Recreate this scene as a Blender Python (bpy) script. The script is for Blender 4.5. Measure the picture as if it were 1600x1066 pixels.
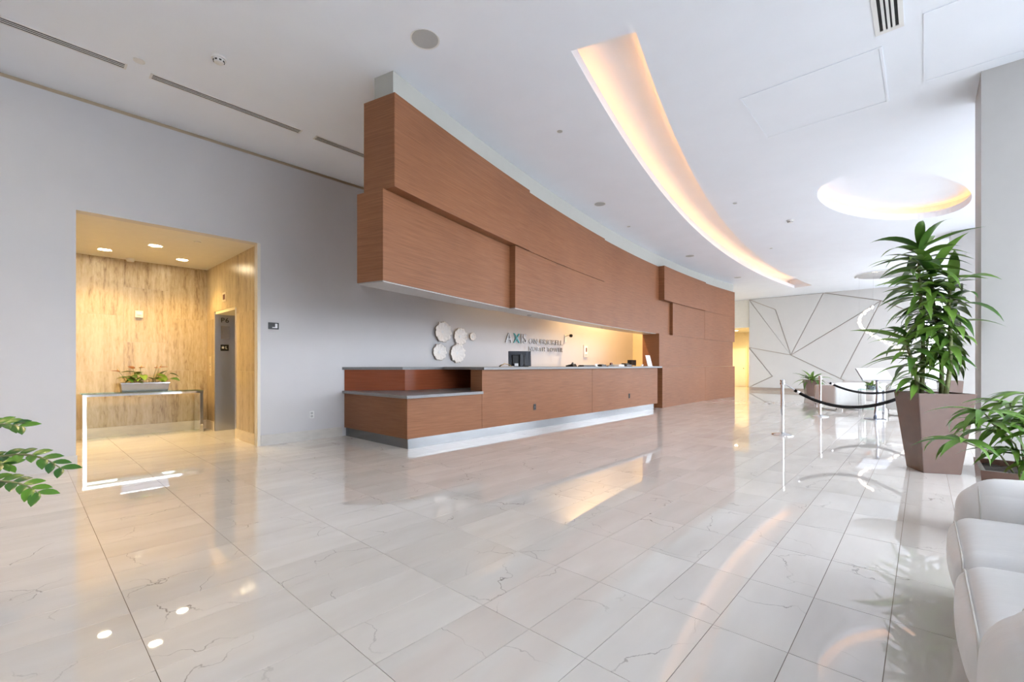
import bpy, bmesh, math, random
from mathutils import Vector, Matrix, Euler
from mathutils.geometry import delaunay_2d_cdt

random.seed(7)
sc = bpy.context.scene
for o in list(bpy.data.objects):
    bpy.data.objects.remove(o)
COL = sc.collection

# ------------------------------------------------------------------ camera, world, exposure
TH = 0.7412
cd = bpy.data.cameras.new('camera')
cd.sensor_width = 36.0
cd.lens = 36.0 * 702.2 / 1600.0
cd.shift_y = (570.5 - 533.0) / 1600.0
cd.clip_start = 0.05
cam = bpy.data.objects.new('camera', cd)
COL.objects.link(cam)
cam.location = (0, 0, 1.2)
cam.rotation_euler = (math.pi / 2, 0, TH)
sc.camera = cam
sc.view_settings.view_transform = 'Standard'
sc.view_settings.look = 'None'
sc.view_settings.gamma = 1.0
sc.view_settings.use_curve_mapping = False
sc.view_settings.exposure = 1.16

world = bpy.data.worlds.new('overcast_sky')
sc.world = world
world.use_nodes = True
bg = world.node_tree.nodes['Background']
bg.inputs[0].default_value = (0.85, 0.915, 1.0, 1)
bg.inputs[1].default_value = 4.6

CEIL = 4.33
WX = -7.242


def spot(name, loc, power, color, size_deg, blend=0.5, radius=0.05, target=None):
    l = bpy.data.lights.new(name, 'SPOT')
    l.energy = power
    l.color = color
    l.spot_size = math.radians(size_deg)
    l.spot_blend = blend
    l.shadow_soft_size = radius
    o = bpy.data.objects.new(name, l)
    COL.objects.link(o)
    o.location = loc
    if target is not None:
        o.rotation_euler = (Vector(target) - Vector(loc)).to_track_quat('-Z', 'Y').to_euler()
    return o


# ------------------------------------------------------------------ materials
def base_mat(name):
    m = bpy.data.materials.new(name)
    m.use_nodes = True
    return m, m.node_tree.nodes, m.node_tree.links, m.node_tree.nodes['Principled BSDF']


def mat(name, col, rough=0.5, metal=0.0, noise=0.0, nscale=(8, 8, 8), bump=0.0, emit=None, estr=0.0, trans=0.0, coat=0.0, spec=None):
    m, N, L, b = base_mat(name)
    b.inputs['Base Color'].default_value = (*col, 1)
    b.inputs['Roughness'].default_value = rough
    b.inputs['Metallic'].default_value = metal
    b.inputs['Transmission Weight'].default_value = trans
    b.inputs['Coat Weight'].default_value = coat
    if spec is not None:
        b.inputs['Specular IOR Level'].default_value = spec
    if emit:
        b.inputs['Emission Color'].default_value = (*emit, 1)
        b.inputs['Emission Strength'].default_value = estr
    if noise or bump:
        g = N.new('ShaderNodeNewGeometry')
        mp = N.new('ShaderNodeMapping')
        mp.inputs['Scale'].default_value = nscale
        n = N.new('ShaderNodeTexNoise')
        n.inputs['Scale'].default_value = 1.0
        n.inputs['Detail'].default_value = 5
        L.new(g.outputs['Position'], mp.inputs[0])
        L.new(mp.outputs[0], n.inputs['Vector'])
        if noise:
            r = N.new('ShaderNodeValToRGB')
            r.color_ramp.elements[0].position = 0.3
            r.color_ramp.elements[1].position = 0.7
            r.color_ramp.elements[0].color = (*[c * (1 - noise) for c in col], 1)
            r.color_ramp.elements[1].color = (*[min(1, c * (1 + noise)) for c in col], 1)
            L.new(n.outputs['Fac'], r.inputs[0])
            L.new(r.outputs[0], b.inputs['Base Color'])
        if bump:
            bp = N.new('ShaderNodeBump')
            bp.inputs['Strength'].default_value = bump
            bp.inputs['Distance'].default_value = 0.01
            L.new(n.outputs['Fac'], bp.inputs['Height'])
            L.new(bp.outputs[0], b.inputs['Normal'])
    return m


def wood_mat(name, dark, light, rough=0.42):
    m, N, L, b = base_mat(name)
    g = N.new('ShaderNodeNewGeometry')
    mp = N.new('ShaderNodeMapping')
    mp.inputs['Scale'].default_value = (2.2, 2.2, 95)
    n = N.new('ShaderNodeTexNoise')
    n.inputs['Scale'].default_value = 1.0
    n.inputs['Detail'].default_value = 6
    n.inputs['Roughness'].default_value = 0.65
    n2 = N.new('ShaderNodeTexNoise')
    n2.inputs['Scale'].default_value = 0.8
    L.new(g.outputs['Position'], mp.inputs[0])
    L.new(mp.outputs[0], n.inputs['Vector'])
    L.new(g.outputs['Position'], n2.inputs['Vector'])
    ad = N.new('ShaderNodeMath'); ad.operation = 'MULTIPLY_ADD'
    ad.inputs[1].default_value = 0.35
    L.new(n2.outputs['Fac'], ad.inputs[0])
    L.new(n.outputs['Fac'], ad.inputs[2])
    r = N.new('ShaderNodeValToRGB')
    r.color_ramp.elements[0].position = 0.42
    r.color_ramp.elements[1].position = 0.95
    r.color_ramp.elements[0].color = (*dark, 1)
    r.color_ramp.elements[1].color = (*light, 1)
    L.new(ad.outputs[0], r.inputs[0])
    L.new(r.outputs[0], b.inputs['Base Color'])
    b.inputs['Roughness'].default_value = rough
    b.inputs['Specular IOR Level'].default_value = 0.22
    bp = N.new('ShaderNodeBump')
    bp.inputs['Strength'].default_value = 0.08
    bp.inputs['Distance'].default_value = 0.004
    L.new(n.outputs['Fac'], bp.inputs['Height'])
    L.new(bp.outputs[0], b.inputs['Normal'])
    return m


TX, TY, TX0, TY0 = 0.3018, 0.6003, -2.2267, 0.9575


def tile_mat():
    m, N, L, b = base_mat('polished_marble_tile')
    g = N.new('ShaderNodeNewGeometry')
    ofs = N.new('ShaderNodeVectorMath'); ofs.operation = 'SUBTRACT'
    ofs.inputs[1].default_value = (TX0, TY0, 0)
    L.new(g.outputs['Position'], ofs.inputs[0])
    dv = N.new('ShaderNodeVectorMath'); dv.operation = 'DIVIDE'
    dv.inputs[1].default_value = (TX, TY, 1000)
    L.new(ofs.outputs[0], dv.inputs[0])
    fl = N.new('ShaderNodeVectorMath'); fl.operation = 'FLOOR'
    L.new(dv.outputs[0], fl.inputs[0])
    wn = N.new('ShaderNodeTexWhiteNoise'); wn.noise_dimensions = '2D'
    L.new(fl.outputs[0], wn.inputs['Vector'])
    # per tile shifted coordinates
    sc_ = N.new('ShaderNodeVectorMath'); sc_.operation = 'MULTIPLY_ADD'
    sc_.inputs[1].default_value = (37, 53, 0)
    L.new(wn.outputs['Color'], sc_.inputs[0])
    L.new(g.outputs['Position'], sc_.inputs[2])
    dn = N.new('ShaderNodeTexNoise')
    dn.inputs['Scale'].default_value = 3.2
    dn.inputs['Detail'].default_value = 5
    L.new(sc_.outputs[0], dn.inputs['Vector'])
    ds = N.new('ShaderNodeVectorMath'); ds.operation = 'MULTIPLY_ADD'
    ds.inputs[1].default_value = (0.45, 0.45, 0)
    L.new(dn.outputs['Color'], ds.inputs[0])
    L.new(sc_.outputs[0], ds.inputs[2])
    vo = N.new('ShaderNodeTexVoronoi'); vo.feature = 'DISTANCE_TO_EDGE'; vo.voronoi_dimensions = '2D'
    vo.inputs['Scale'].default_value = 1.35
    L.new(ds.outputs[0], vo.inputs['Vector'])
    mr = N.new('ShaderNodeMapRange')
    mr.inputs['From Min'].default_value = 0.0
    mr.inputs['From Max'].default_value = 0.006
    mr.inputs['To Min'].default_value = 1.0
    mr.inputs['To Max'].default_value = 0.0
    L.new(vo.outputs['Distance'], mr.inputs['Value'])
    mk = N.new('ShaderNodeTexNoise')
    mk.inputs['Scale'].default_value = 2.3
    L.new(sc_.outputs[0], mk.inputs['Vector'])
    mm = N.new('ShaderNodeMapRange')
    mm.inputs['From Min'].default_value = 0.44
    mm.inputs['From Max'].default_value = 0.66
    L.new(mk.outputs['Fac'], mm.inputs['Value'])
    vf = N.new('ShaderNodeMath'); vf.operation = 'MULTIPLY'
    L.new(mr.outputs[0], vf.inputs[0]); L.new(mm.outputs[0], vf.inputs[1])
    vf2 = N.new('ShaderNodeMath'); vf2.operation = 'MULTIPLY'; vf2.inputs[1].default_value = 0.85
    L.new(vf.outputs[0], vf2.inputs[0])
    # soft directional clouding
    mp = N.new('ShaderNodeMapping'); mp.inputs['Scale'].default_value = (3.5, 0.9, 1)
    mp.inputs['Rotation'].default_value = (0, 0, 0.35)
    L.new(sc_.outputs[0], mp.inputs[0])
    cl = N.new('ShaderNodeTexNoise'); cl.inputs['Scale'].default_value = 1.4; cl.inputs['Detail'].default_value = 6
    L.new(mp.outputs[0], cl.inputs['Vector'])
    rp = N.new('ShaderNodeValToRGB')
    rp.color_ramp.elements[0].position = 0.25; rp.color_ramp.elements[1].position = 0.75
    rp.color_ramp.elements[0].color = (0.70, 0.655, 0.60, 1)
    rp.color_ramp.elements[1].color = (0.80, 0.765, 0.715, 1)
    L.new(cl.outputs['Fac'], rp.inputs[0])
    tone = N.new('ShaderNodeMapRange')
    tone.inputs['To Min'].default_value = 0.94; tone.inputs['To Max'].default_value = 1.04
    L.new(wn.outputs['Value'], tone.inputs['Value'])
    mt = N.new('ShaderNodeVectorMath'); mt.operation = 'SCALE'
    L.new(rp.outputs[0], mt.inputs[0]); L.new(tone.outputs[0], mt.inputs['Scale'])
    mx = N.new('ShaderNodeMix'); mx.data_type = 'RGBA'
    L.new(vf2.outputs[0], mx.inputs['Factor'])
    L.new(mt.outputs[0], mx.inputs['A'])
    mx.inputs['B'].default_value = (0.20, 0.17, 0.14, 1)
    L.new(mx.outputs['Result'], b.inputs['Base Color'])
    b.inputs['Roughness'].default_value = 0.022
    b.inputs['IOR'].default_value = 1.85
    return m


def travertine_mat():
    m, N, L, b = base_mat('vein_cut_travertine')
    oi = N.new('ShaderNodeObjectInfo')
    g = N.new('ShaderNodeNewGeometry')
    of = N.new('ShaderNodeVectorMath'); of.operation = 'MULTIPLY_ADD'
    of.inputs[1].default_value = (0.6, 0.6, 1.5)
    cx = N.new('ShaderNodeCombineXYZ')
    for k in range(3):
        L.new(oi.outputs['Random'], cx.inputs[k])
    L.new(cx.outputs[0], of.inputs[0]); L.new(g.outputs['Position'], of.inputs[2])
    def layer(scale, detail, dist):
        mp = N.new('ShaderNodeMapping'); mp.inputs['Scale'].default_value = scale
        L.new(of.outputs[0], mp.inputs[0])
        n = N.new('ShaderNodeTexNoise'); n.inputs['Scale'].default_value = 1.0; n.inputs['Detail'].default_value = detail
        n.inputs['Roughness'].default_value = 0.62; n.inputs['Distortion'].default_value = dist
        L.new(mp.outputs[0], n.inputs['Vector'])
        return n
    n1 = layer((8, 8, 0.28), 7, 0.15)
    n2 = layer((34, 34, 7), 8, 0.5)
    mxn = N.new('ShaderNodeMath'); mxn.operation = 'MULTIPLY_ADD'; mxn.inputs[1].default_value = 0.55
    hf = N.new('ShaderNodeMath'); hf.operation = 'MULTIPLY'; hf.inputs[1].default_value = 0.45
    L.new(n2.outputs['Fac'], hf.inputs[0])
    L.new(n1.outputs['Fac'], mxn.inputs[0]); L.new(hf.outputs[0], mxn.inputs[2])
    r = N.new('ShaderNodeValToRGB')
    e = r.color_ramp.elements
    e[0].position = 0.36; e[0].color = (0.24, 0.15, 0.065, 1)
    e[1].position = 0.62; e[1].color = (0.60, 0.485, 0.31, 1)
    x = e.new(0.46); x.color = (0.46, 0.345, 0.185, 1)
    L.new(mxn.outputs[0], r.inputs[0])
    L.new(r.outputs[0], b.inputs['Base Color'])
    b.inputs['Roughness'].default_value = 0.28
    return m


def glass_mat(name, tint=(1, 1, 1), gloss=0.08):
    m = bpy.data.materials.new(name)
    m.use_nodes = True
    N, L = m.node_tree.nodes, m.node_tree.links
    N.clear()
    out = N.new('ShaderNodeOutputMaterial')
    t = N.new('ShaderNodeBsdfTransparent'); t.inputs[0].default_value = (*tint, 1)
    gl = N.new('ShaderNodeBsdfGlossy'); gl.inputs['Roughness'].default_value = 0.02
    mx = N.new('ShaderNodeMixShader'); mx.inputs[0].default_value = gloss
    L.new(t.outputs[0], mx.inputs[1]); L.new(gl.outputs[0], mx.inputs[2]); L.new(mx.outputs[0], out.inputs[0])
    return m


def leaf_mat(name, a, b_, rough=0.38):
    m, N, L, b = base_mat(name)
    oi = N.new('ShaderNodeObjectInfo')
    r = N.new('ShaderNodeValToRGB')
    r.color_ramp.elements[0].color = (*a, 1); r.color_ramp.elements[1].color = (*b_, 1)
    L.new(oi.outputs['Random'], r.inputs[0])
    L.new(r.outputs[0], b.inputs['Base Color'])
    b.inputs['Roughness'].default_value = rough
    b.inputs['Subsurface Weight'].default_value = 0.0
    return m


M = dict(
    ceiling=mat('white_ceiling_paint', (0.845, 0.89, 0.965), 0.75, noise=0.012, nscale=(2, 2, 2)),
    wall=mat('pale_grey_wall_paint', (0.59, 0.58, 0.59), 0.55, noise=0.012, nscale=(3, 3, 3)),
    gap=mat('beige_shadow_gap', (0.50, 0.40, 0.28), 0.6, noise=0.03),
    cream=mat('cream_paint', (0.72, 0.69, 0.62), 0.5, noise=0.02),
    pillar=mat('pale_pillar_paint', (0.48, 0.47, 0.455), 0.45, noise=0.012),
    soffit=mat('grey_white_soffit_paint', (0.50, 0.50, 0.46), 0.6, noise=0.012),
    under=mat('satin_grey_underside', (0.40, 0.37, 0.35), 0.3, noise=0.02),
    basestone=mat('honed_base_stone', (0.60, 0.57, 0.53), 0.3, noise=0.06, nscale=(6, 6, 20)),
    basetrav=mat('cream_travertine_base', (0.70, 0.60, 0.45), 0.3, noise=0.06, nscale=(6, 6, 20)),
    grout=mat('brown_grey_grout', (0.22, 0.17, 0.12), 0.8, noise=0.05),
    tile=tile_mat(),
    trav=travertine_mat(),
    wood=wood_mat('horizontal_grain_walnut_veneer', (0.185, 0.074, 0.033), (0.32, 0.14, 0.068)),
    woodred=wood_mat('polished_red_mahogany', (0.20, 0.05, 0.02), (0.32, 0.09, 0.04), 0.16),
    stone=mat('grey_quartz_counter', (0.22, 0.22, 0.225), 0.35, noise=0.1, nscale=(60, 60, 60)),
    steel=mat('brushed_stainless', (0.60, 0.61, 0.62), 0.10, 1.0, bump=0.015, nscale=(3, 3, 60)),
    kick=mat('dull_stainless_kick', (0.195, 0.20, 0.205), 0.22, 1.0, bump=0.02, nscale=(3, 3, 60)),
    steeldark=mat('brushed_elevator_steel', (0.52, 0.53, 0.56), 0.3, 1.0, bump=0.05, nscale=(140, 140, 2)),
    chrome=mat('polished_chrome', (0.82, 0.82, 0.83), 0.07, 1.0, noise=0.02),
    black=mat('black_plastic', (0.012, 0.012, 0.014), 0.35, noise=0.1),
    slot=mat('black_slot', (0.006, 0.006, 0.007), 0.7, noise=0.1),
    darkgrey=mat('dark_grey_plastic', (0.03, 0.034, 0.045), 0.3, noise=0.1),
    white=mat('white_plastic', (0.78, 0.78, 0.77), 0.4, noise=0.01),
    paper=mat('white_paper', (0.82, 0.83, 0.86), 0.6, noise=0.01),
    speaker=mat('grey_speaker_mesh', (0.46, 0.47, 0.47), 0.6, noise=0.05, nscale=(300, 300, 300)),
    rope=mat('black_velvet', (0.006, 0.006, 0.007), 0.85, noise=0.3, nscale=(90, 90, 90)),
    leather=mat('white_leather', (0.84, 0.83, 0.815), 0.34, bump=0.30, nscale=(9, 16, 9), noise=0.012),
    piping=mat('cream_piping', (0.66, 0.63, 0.58), 0.45, noise=0.02),
    bronze=mat('glossy_bronze_planter', (0.125, 0.068, 0.050), 0.22, 0.0, noise=0.05, coat=0.2),
    soil=mat('dark_soil', (0.03, 0.02, 0.013), 0.95, noise=0.4, nscale=(60, 60, 60), bump=0.6),
    cane=mat('green_brown_cane', (0.20, 0.22, 0.09), 0.6, noise=0.3, nscale=(20, 20, 60)),
    leafd=leaf_mat('dracaena_leaf', (0.035, 0.105, 0.014), (0.21, 0.38, 0.06)),
    leafr=leaf_mat('rhapis_leaf', (0.07, 0.19, 0.025), (0.20, 0.36, 0.06)),
    leafz=leaf_mat('zz_leaf', (0.012, 0.085, 0.018), (0.11, 0.27, 0.02), 0.25),
    leafa=leaf_mat('anthurium_leaf', (0.05, 0.14, 0.015), (0.17, 0.30, 0.03)),
    spathe=mat('coral_spathe', (0.85, 0.30, 0.16), 0.3, noise=0.08),
    silver=mat('silver_planter', (0.34, 0.36, 0.42), 0.22, 0.85, noise=0.03),
    shell=mat('pearl_shell', (0.84, 0.80, 0.76), 0.3, noise=0.05, nscale=(40, 40, 40)),
    shellrim=mat('brown_shell_rim', (0.34, 0.22, 0.12), 0.5, noise=0.2, nscale=(80, 80, 80)),
    letter=mat('brushed_letter_metal', (0.27, 0.265, 0.265), 0.35, 0.9, noise=0.05),
    teal=mat('teal_acrylic', (0.0, 0.27, 0.31), 0.3, noise=0.04),
    glass=glass_mat('clear_window_glass', (0.98, 0.98, 0.985), 0.05),
    tglass=glass_mat('table_glass', (0.80, 0.92, 0.88), 0.16),
    frame=mat('grey_window_frame', (0.42, 0.42, 0.42), 0.4, 0.3, noise=0.02),
    yellow=mat('warm_cream_paint', (0.72, 0.64, 0.46), 0.5, noise=0.02),
    panelw=mat('linen_wall_panel', (0.61, 0.595, 0.575), 0.5, noise=0.012, nscale=(3, 3, 3)),
    groove=mat('taupe_groove', (0.42, 0.34, 0.28), 0.6, noise=0.05),
    brown=mat('rust_brown', (0.12, 0.035, 0.02), 0.5, noise=0.1),
    ochre=mat('ochre_rope', (0.50, 0.33, 0.10), 0.6, noise=0.1),
    concrete=mat('pale_terrace_paving', (0.26, 0.27, 0.28), 0.8, noise=0.06, nscale=(1, 1, 1)),
    lampglow=mat('downlight_lens', (0.9, 0.9, 0.85), 0.4, emit=(1.0, 0.86, 0.62), estr=14.0, noise=0.01),
    led=mat('warm_led_strip', (0.9, 0.8, 0.6), 0.4, emit=(1.0, 0.43, 0.125), estr=2.4, noise=0.01),
    led2=mat('warm_led_strip_bright', (0.9, 0.8, 0.6), 0.4, emit=(1.0, 0.43, 0.125), estr=5.4, noise=0.01),
    crystal=mat('lit_crystal', (0.95, 0.92, 0.88), 0.2, emit=(1.0, 0.80, 0.62), estr=1.7, noise=0.01),
)


# ------------------------------------------------------------------ helpers
def link(o, parent=None):
    COL.objects.link(o)
    if parent is not None:
        o.parent = parent
    return o


def origin_of(p):
    v = Vector((0, 0, 0))
    while p is not None:
        v = v + Vector(p.location)
        p = p.parent
    return v


def mesh(name, verts, faces, m, parent=None, smooth=False, local=False, loc=None):
    """verts in world coordinates unless local; parents are unrotated empties/meshes in that case"""
    me = bpy.data.meshes.new(name)
    off = Vector((0, 0, 0)) if local else origin_of(parent)
    me.from_pydata([tuple(Vector(v) - off) for v in verts], [], faces)
    me.update()
    bm = bmesh.new(); bm.from_mesh(me)
    bmesh.ops.recalc_face_normals(bm, faces=bm.faces)
    bm.to_mesh(me); bm.free()
    if smooth:
        for p in me.polygons:
            p.use_smooth = True
    me.materials.append(m)
    o = bpy.data.objects.new(name, me)
    if loc is not None:
        o.location = loc
    return link(o, parent)


def tag(o, label, cat, group=None):
    o['label'] = label
    o['category'] = cat
    if group:
        o['group'] = group
    return o


def thing(name, loc, label, cat, group=None, rz=0.0):
    o = bpy.data.objects.new(name, None)
    o.empty_display_size = 0.1
    o.location = loc
    o.rotation_euler = (0, 0, rz)
    COL.objects.link(o)
    return tag(o, label, cat, group)


def structure(o):
    o['kind'] = 'structure'
    return o


BF = [(0, 1, 2, 3), (7, 6, 5, 4), (0, 4, 5, 1), (1, 5, 6, 2), (2, 6, 7, 3), (3, 7, 4, 0)]


def boxv(x0, x1, y0, y1, z0, z1):
    return [(x0, y0, z0), (x1, y0, z0), (x1, y1, z0), (x0, y1, z0), (x0, y0, z1), (x1, y0, z1), (x1, y1, z1), (x0, y1, z1)]


def merge(parts):
    V, Fc = [], []
    for v, f in parts:
        n = len(V)
        V += list(v)
        Fc += [tuple(i + n for i in q) for q in f]
    return V, Fc


def boxes(name, bs, m, parent=None, local=False, loc=None):
    V, Fc = merge([(boxv(*b), BF) for b in bs])
    return mesh(name, V, Fc, m, parent, local=local, loc=loc)


def box(name, x0, x1, y0, y1, z0, z1, m, parent=None, bevel=0.0, local=False, loc=None):
    o = boxes(name, [(x0, x1, y0, y1, z0, z1)], m, parent, local, loc)
    if bevel:
        bm = bmesh.new(); bm.from_mesh(o.data)
        bmesh.ops.bevel(bm, geom=list(bm.edges), offset=bevel, segments=2, affect='EDGES', profile=0.5)
        bm.to_mesh(o.data); bm.free()
    return o


def lathe_vf(prof, segs=24, c=(0, 0, 0)):
    V, Fc = [], []
    for r, z in prof:
        for k in range(segs):
            a = 2 * math.pi * k / segs
            V.append((c[0] + r * math.cos(a), c[1] + r * math.sin(a), c[2] + z))
    n = len(prof)
    for i in range(n - 1):
        for k in range(segs):
            k2 = (k + 1) % segs
            Fc.append((i * segs + k, i * segs + k2, (i + 1) * segs + k2, (i + 1) * segs + k))
    if prof[0][0] > 1e-6:
        Fc.append(tuple(range(segs)))
    if prof[-1][0] > 1e-6:
        Fc.append(tuple((n - 1) * segs + k for k in range(segs)))
    return V, Fc


def lathe(name, prof, m, parent=None, c=(0, 0, 0), segs=24, local=False, smooth=True):
    V, Fc = lathe_vf(prof, segs, c)
    o = mesh(name, V, Fc, m, parent, smooth=False, local=local)
    if smooth:
        for p in o.data.polygons:
            p.use_smooth = len(p.vertices) == 4
        o.data.set_sharp_from_angle(angle=math.radians(40))
    return o


def tube_vf(pts, r, segs=8, closed=False):
    pts = [Vector(p) for p in pts]
    rs = r if isinstance(r, (list, tuple)) else [r] * len(pts)
    V, Fc = [], []
    n = len(pts)
    up = Vector((0, 0, 1))
    for i, p in enumerate(pts):
        a = pts[i - 1] if (i > 0 or closed) else p
        b = pts[(i + 1) % n] if (i < n - 1 or closed) else p
        t = (b - a).normalized()
        ref = up if abs(t.z) < 0.95 else Vector((1, 0, 0))
        s = t.cross(ref).normalized()
        u = s.cross(t).normalized()
        for k in range(segs):
            an = 2 * math.pi * k / segs
            V.append(tuple(p + (s * math.cos(an) + u * math.sin(an)) * rs[i]))
    for i in range(n if closed else n - 1):
        j = (i + 1) % n
        for k in range(segs):
            k2 = (k + 1) % segs
            Fc.append((i * segs + k, i * segs + k2, j * segs + k2, j * segs + k))
    if not closed:
        Fc.append(tuple(range(segs)))
        Fc.append(tuple((n - 1) * segs + k for k in range(segs)))
    return V, Fc


def tube(name, pts, r, m, parent=None, segs=8, closed=False, local=False):
    V, Fc = tube_vf(pts, r, segs, closed)
    return mesh(name, V, Fc, m, parent, smooth=True, local=local)


def puff(name, x0, x1, y0, y1, z0, z1, r, m, parent=None, bulge=(0, 0, 0), n=12, local=False):
    """soft rounded cushion"""
    V, Fc = [], []
    c = Vector(((x0 + x1) / 2, (y0 + y1) / 2, (z0 + z1) / 2))
    h = Vector(((x1 - x0) / 2, (y1 - y0) / 2, (z1 - z0) / 2))
    idx = {}

    def vert(i, j, k):
        key = (i, j, k)
        if key in idx:
            return idx[key]
        u = [-math.cos(math.pi * q / n) if False else (2.0 * q / n - 1) for q in key]
        # concentrate samples near edges
        u = [math.copysign(abs(t) ** 0.6, t) for t in u]
        p = Vector((u[0] * h.x, u[1] * h.y, u[2] * h.z))
        q = Vector([max(-(h[a] - r), min(h[a] - r, p[a])) for a in range(3)])
        d = p - q
        if d.length > 1e-9:
            p = q + d.normalized() * r
        nb = Vector([bulge[a] * u[a] * (1 - u[(a + 1) % 3] ** 2) * (1 - u[(a + 2) % 3] ** 2) for a in range(3)])
        V.append(tuple(c + p + nb))
        idx[key] = len(V) - 1
        return idx[key]
    for a in range(3):
        b_, c_ = (a + 1) % 3, (a + 2) % 3
        for s in (0, n):
            for i in range(n):
                for j in range(n):
                    quad = []
                    for di, dj in ((0, 0), (1, 0), (1, 1), (0, 1)):
                        k = [0, 0, 0]; k[a] = s; k[b_] = i + di; k[c_] = j + dj
                        quad.append(vert(*k))
                    Fc.append(tuple(quad))
    return mesh(name, V, Fc, m, parent, smooth=True, local=local)


def extrude_poly(name, pts2, f, d0, d1, m, parent=None):
    """pts2 polygon in a plane, f(u,v,d)->xyz"""
    n = len(pts2)
    V = [f(u, v, d0) for u, v in pts2] + [f(u, v, d1) for u, v in pts2]
    Fc = [tuple(range(n)), tuple(range(n, 2 * n))] + [(i, (i + 1) % n, n + (i + 1) % n, n + i) for i in range(n)]
    return mesh(name, V, Fc, m, parent)


def text_mesh(ch, size, depth):
    cu = bpy.data.curves.new('t', 'FONT')
    cu.body = ch
    cu.size = size
    cu.extrude = depth / 2
    o = bpy.data.objects.new('t', cu)
    COL.objects.link(o)
    bpy.context.view_layer.update()
    me = bpy.data.meshes.new_from_object(o.evaluated_get(bpy.context.evaluated_depsgraph_get()))
    bpy.data.objects.remove(o)
    bpy.data.curves.remove(cu)
    return me


def letters(text, size, depth, start, rot, m, parent, colors=None, spacing=1.06, width=None, name='letter'):
    """one object per letter; start is local to parent; rot maps text plane (x right, y up, z out) to the parent frame"""
    metr = []
    for ch in text:
        if ch == ' ':
            metr.append((None, size * 0.36, 0)); continue
        me = text_mesh(ch, size, depth)
        xs = [v.co.x for v in me.vertices]
        metr.append((me, max(xs) - min(xs) + size * 0.09, min(xs)))
    tot = sum(t[1] for t in metr) * spacing
    k = 1.0 if width is None else width / tot
    x = 0.0
    for i, (me, w, mn) in enumerate(metr):
        if me is not None:
            me.name = name
            for v in me.vertices:
                p = Vector(((v.co.x - mn + x) * k, v.co.y, v.co.z + depth / 2))
                v.co = Vector(start) + rot @ p
            me.materials.clear()
            me.materials.append((colors or {}).get(i, m))
            o = bpy.data.objects.new(name, me)
            link(o, parent)
        x += w * spacing


FACE_PX = Matrix(((0, 0, 1), (1, 0, 0), (0, 1, 0)))   # sign on a wall facing +X: text right = +Y, up = +Z, out = +X

# ------------------------------------------------------------------ floor
FX0, FX1, FY0, FY1 = -10.3, 4.5, -4.0, 27.2
floor = structure(box('floor', FX0, FX1, FY0, FY1, -0.12, -0.003, M['grout']))
fwv = Vector((-math.sin(TH), math.cos(TH)))
rtv = Vector((math.cos(TH), math.sin(TH)))


def proj(x, y, z=0.0):
    d = x * fwv.x + y * fwv.y
    l = x * rtv.x + y * rtv.y
    if d < 0.15:
        return None
    return 800 + 702.2 * l / d, 570.5 - 702.2 * (z - 1.2) / d


cells = []
i0, i1 = math.ceil((FX0 - TX0) / TX), math.floor((FX1 - TX0) / TX)
j0, j1 = math.ceil((FY0 - TY0) / TY), math.floor((FY1 - TY0) / TY)
for i in range(i0, i1):
    for j in range(j0, j1):
        x, y = TX0 + i * TX, TY0 + j * TY
        q = [proj(x + a * TX, y + b * TY) for a, b in ((0, 0), (1, 0), (1, 1), (0, 1))]
        area = 0.0
        if all(q):
            cxp = [min(1600, max(0, p[0])) for p in q]
            cyp = [min(1066, max(0, p[1])) for p in q]
            area = abs(sum(cxp[k] * cyp[(k + 1) % 4] - cxp[(k + 1) % 4] * cyp[k] for k in range(4))) / 2
        hidden = (x > 0.1 and 1.2 < y < 3.5) or x < -7.3 and not (-0.5 < y < 2.4) or (x < -5.4 and y > 3.4 and y < 19)
        cells.append((0 if hidden else area, x, y))
cells.sort(reverse=True)
G = 0.0014
TV = [(G, G, -0.006), (TX - G, G, -0.006), (TX - G, TY - G, -0.006), (G, TY - G, -0.006), (G, G, 0), (TX - G, G, 0), (TX - G, TY - G, 0), (G, TY - G, 0)]
TF = [(4, 5, 6, 7), (0, 1, 5, 4), (1, 2, 6, 5), (2, 3, 7, 6), (3, 0, 4, 7)]
tme = bpy.data.meshes.new('floor_tile')
tme.from_pydata(TV, [], TF); tme.update(); tme.materials.append(M['tile'])
for a, x, y in cells[:300]:
    o = bpy.data.objects.new('floor_tile', tme)
    link(o, floor); o.location = (x, y, 0)
V, Fc = merge([([(vx + x, vy + y, vz) for vx, vy, vz in TV], TF) for a, x, y in cells[300:]])
o = mesh('floor_tile_field', V, Fc, M['tile'], floor)
o['kind'] = 'stuff'
o['label'] = 'remaining polished cream marble floor tiles'

# ------------------------------------------------------------------ ceiling with cove openings
CI = (42.935, 15.834, 47.114)   # edge of the long cove nearer the desk
CO = (42.165, 15.640, 45.692)   # edge nearer the windows


def cx_at(c, y, d=0.0):
    return c[0] - math.sqrt((c[2] - d) ** 2 - (y - c[1]) ** 2)


NS = 48
CYA, CYB = (3.70, 3.90), (21.25, 20.95)
cin = [(cx_at(CI, CYA[0] + (CYB[0] - CYA[0]) * k / NS), CYA[0] + (CYB[0] - CYA[0]) * k / NS) for k in range(NS + 1)]
cout = [(cx_at(CO, CYA[1] + (CYB[1] - CYA[1]) * k / NS), CYA[1] + (CYB[1] - CYA[1]) * k / NS) for k in range(NS + 1)]
CC, CR, CRY, CA = (-0.394, 11.138), 0.88, 1.995, math.radians(-19.6)     # oval recess


def oval_pt(a, d=0.0):
    u, v = (CR + d) * math.cos(a), (CRY + d) * math.sin(a)
    return CC[0] + u * math.cos(CA) - v * math.sin(CA), CC[1] + u * math.sin(CA) + v * math.cos(CA)


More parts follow.
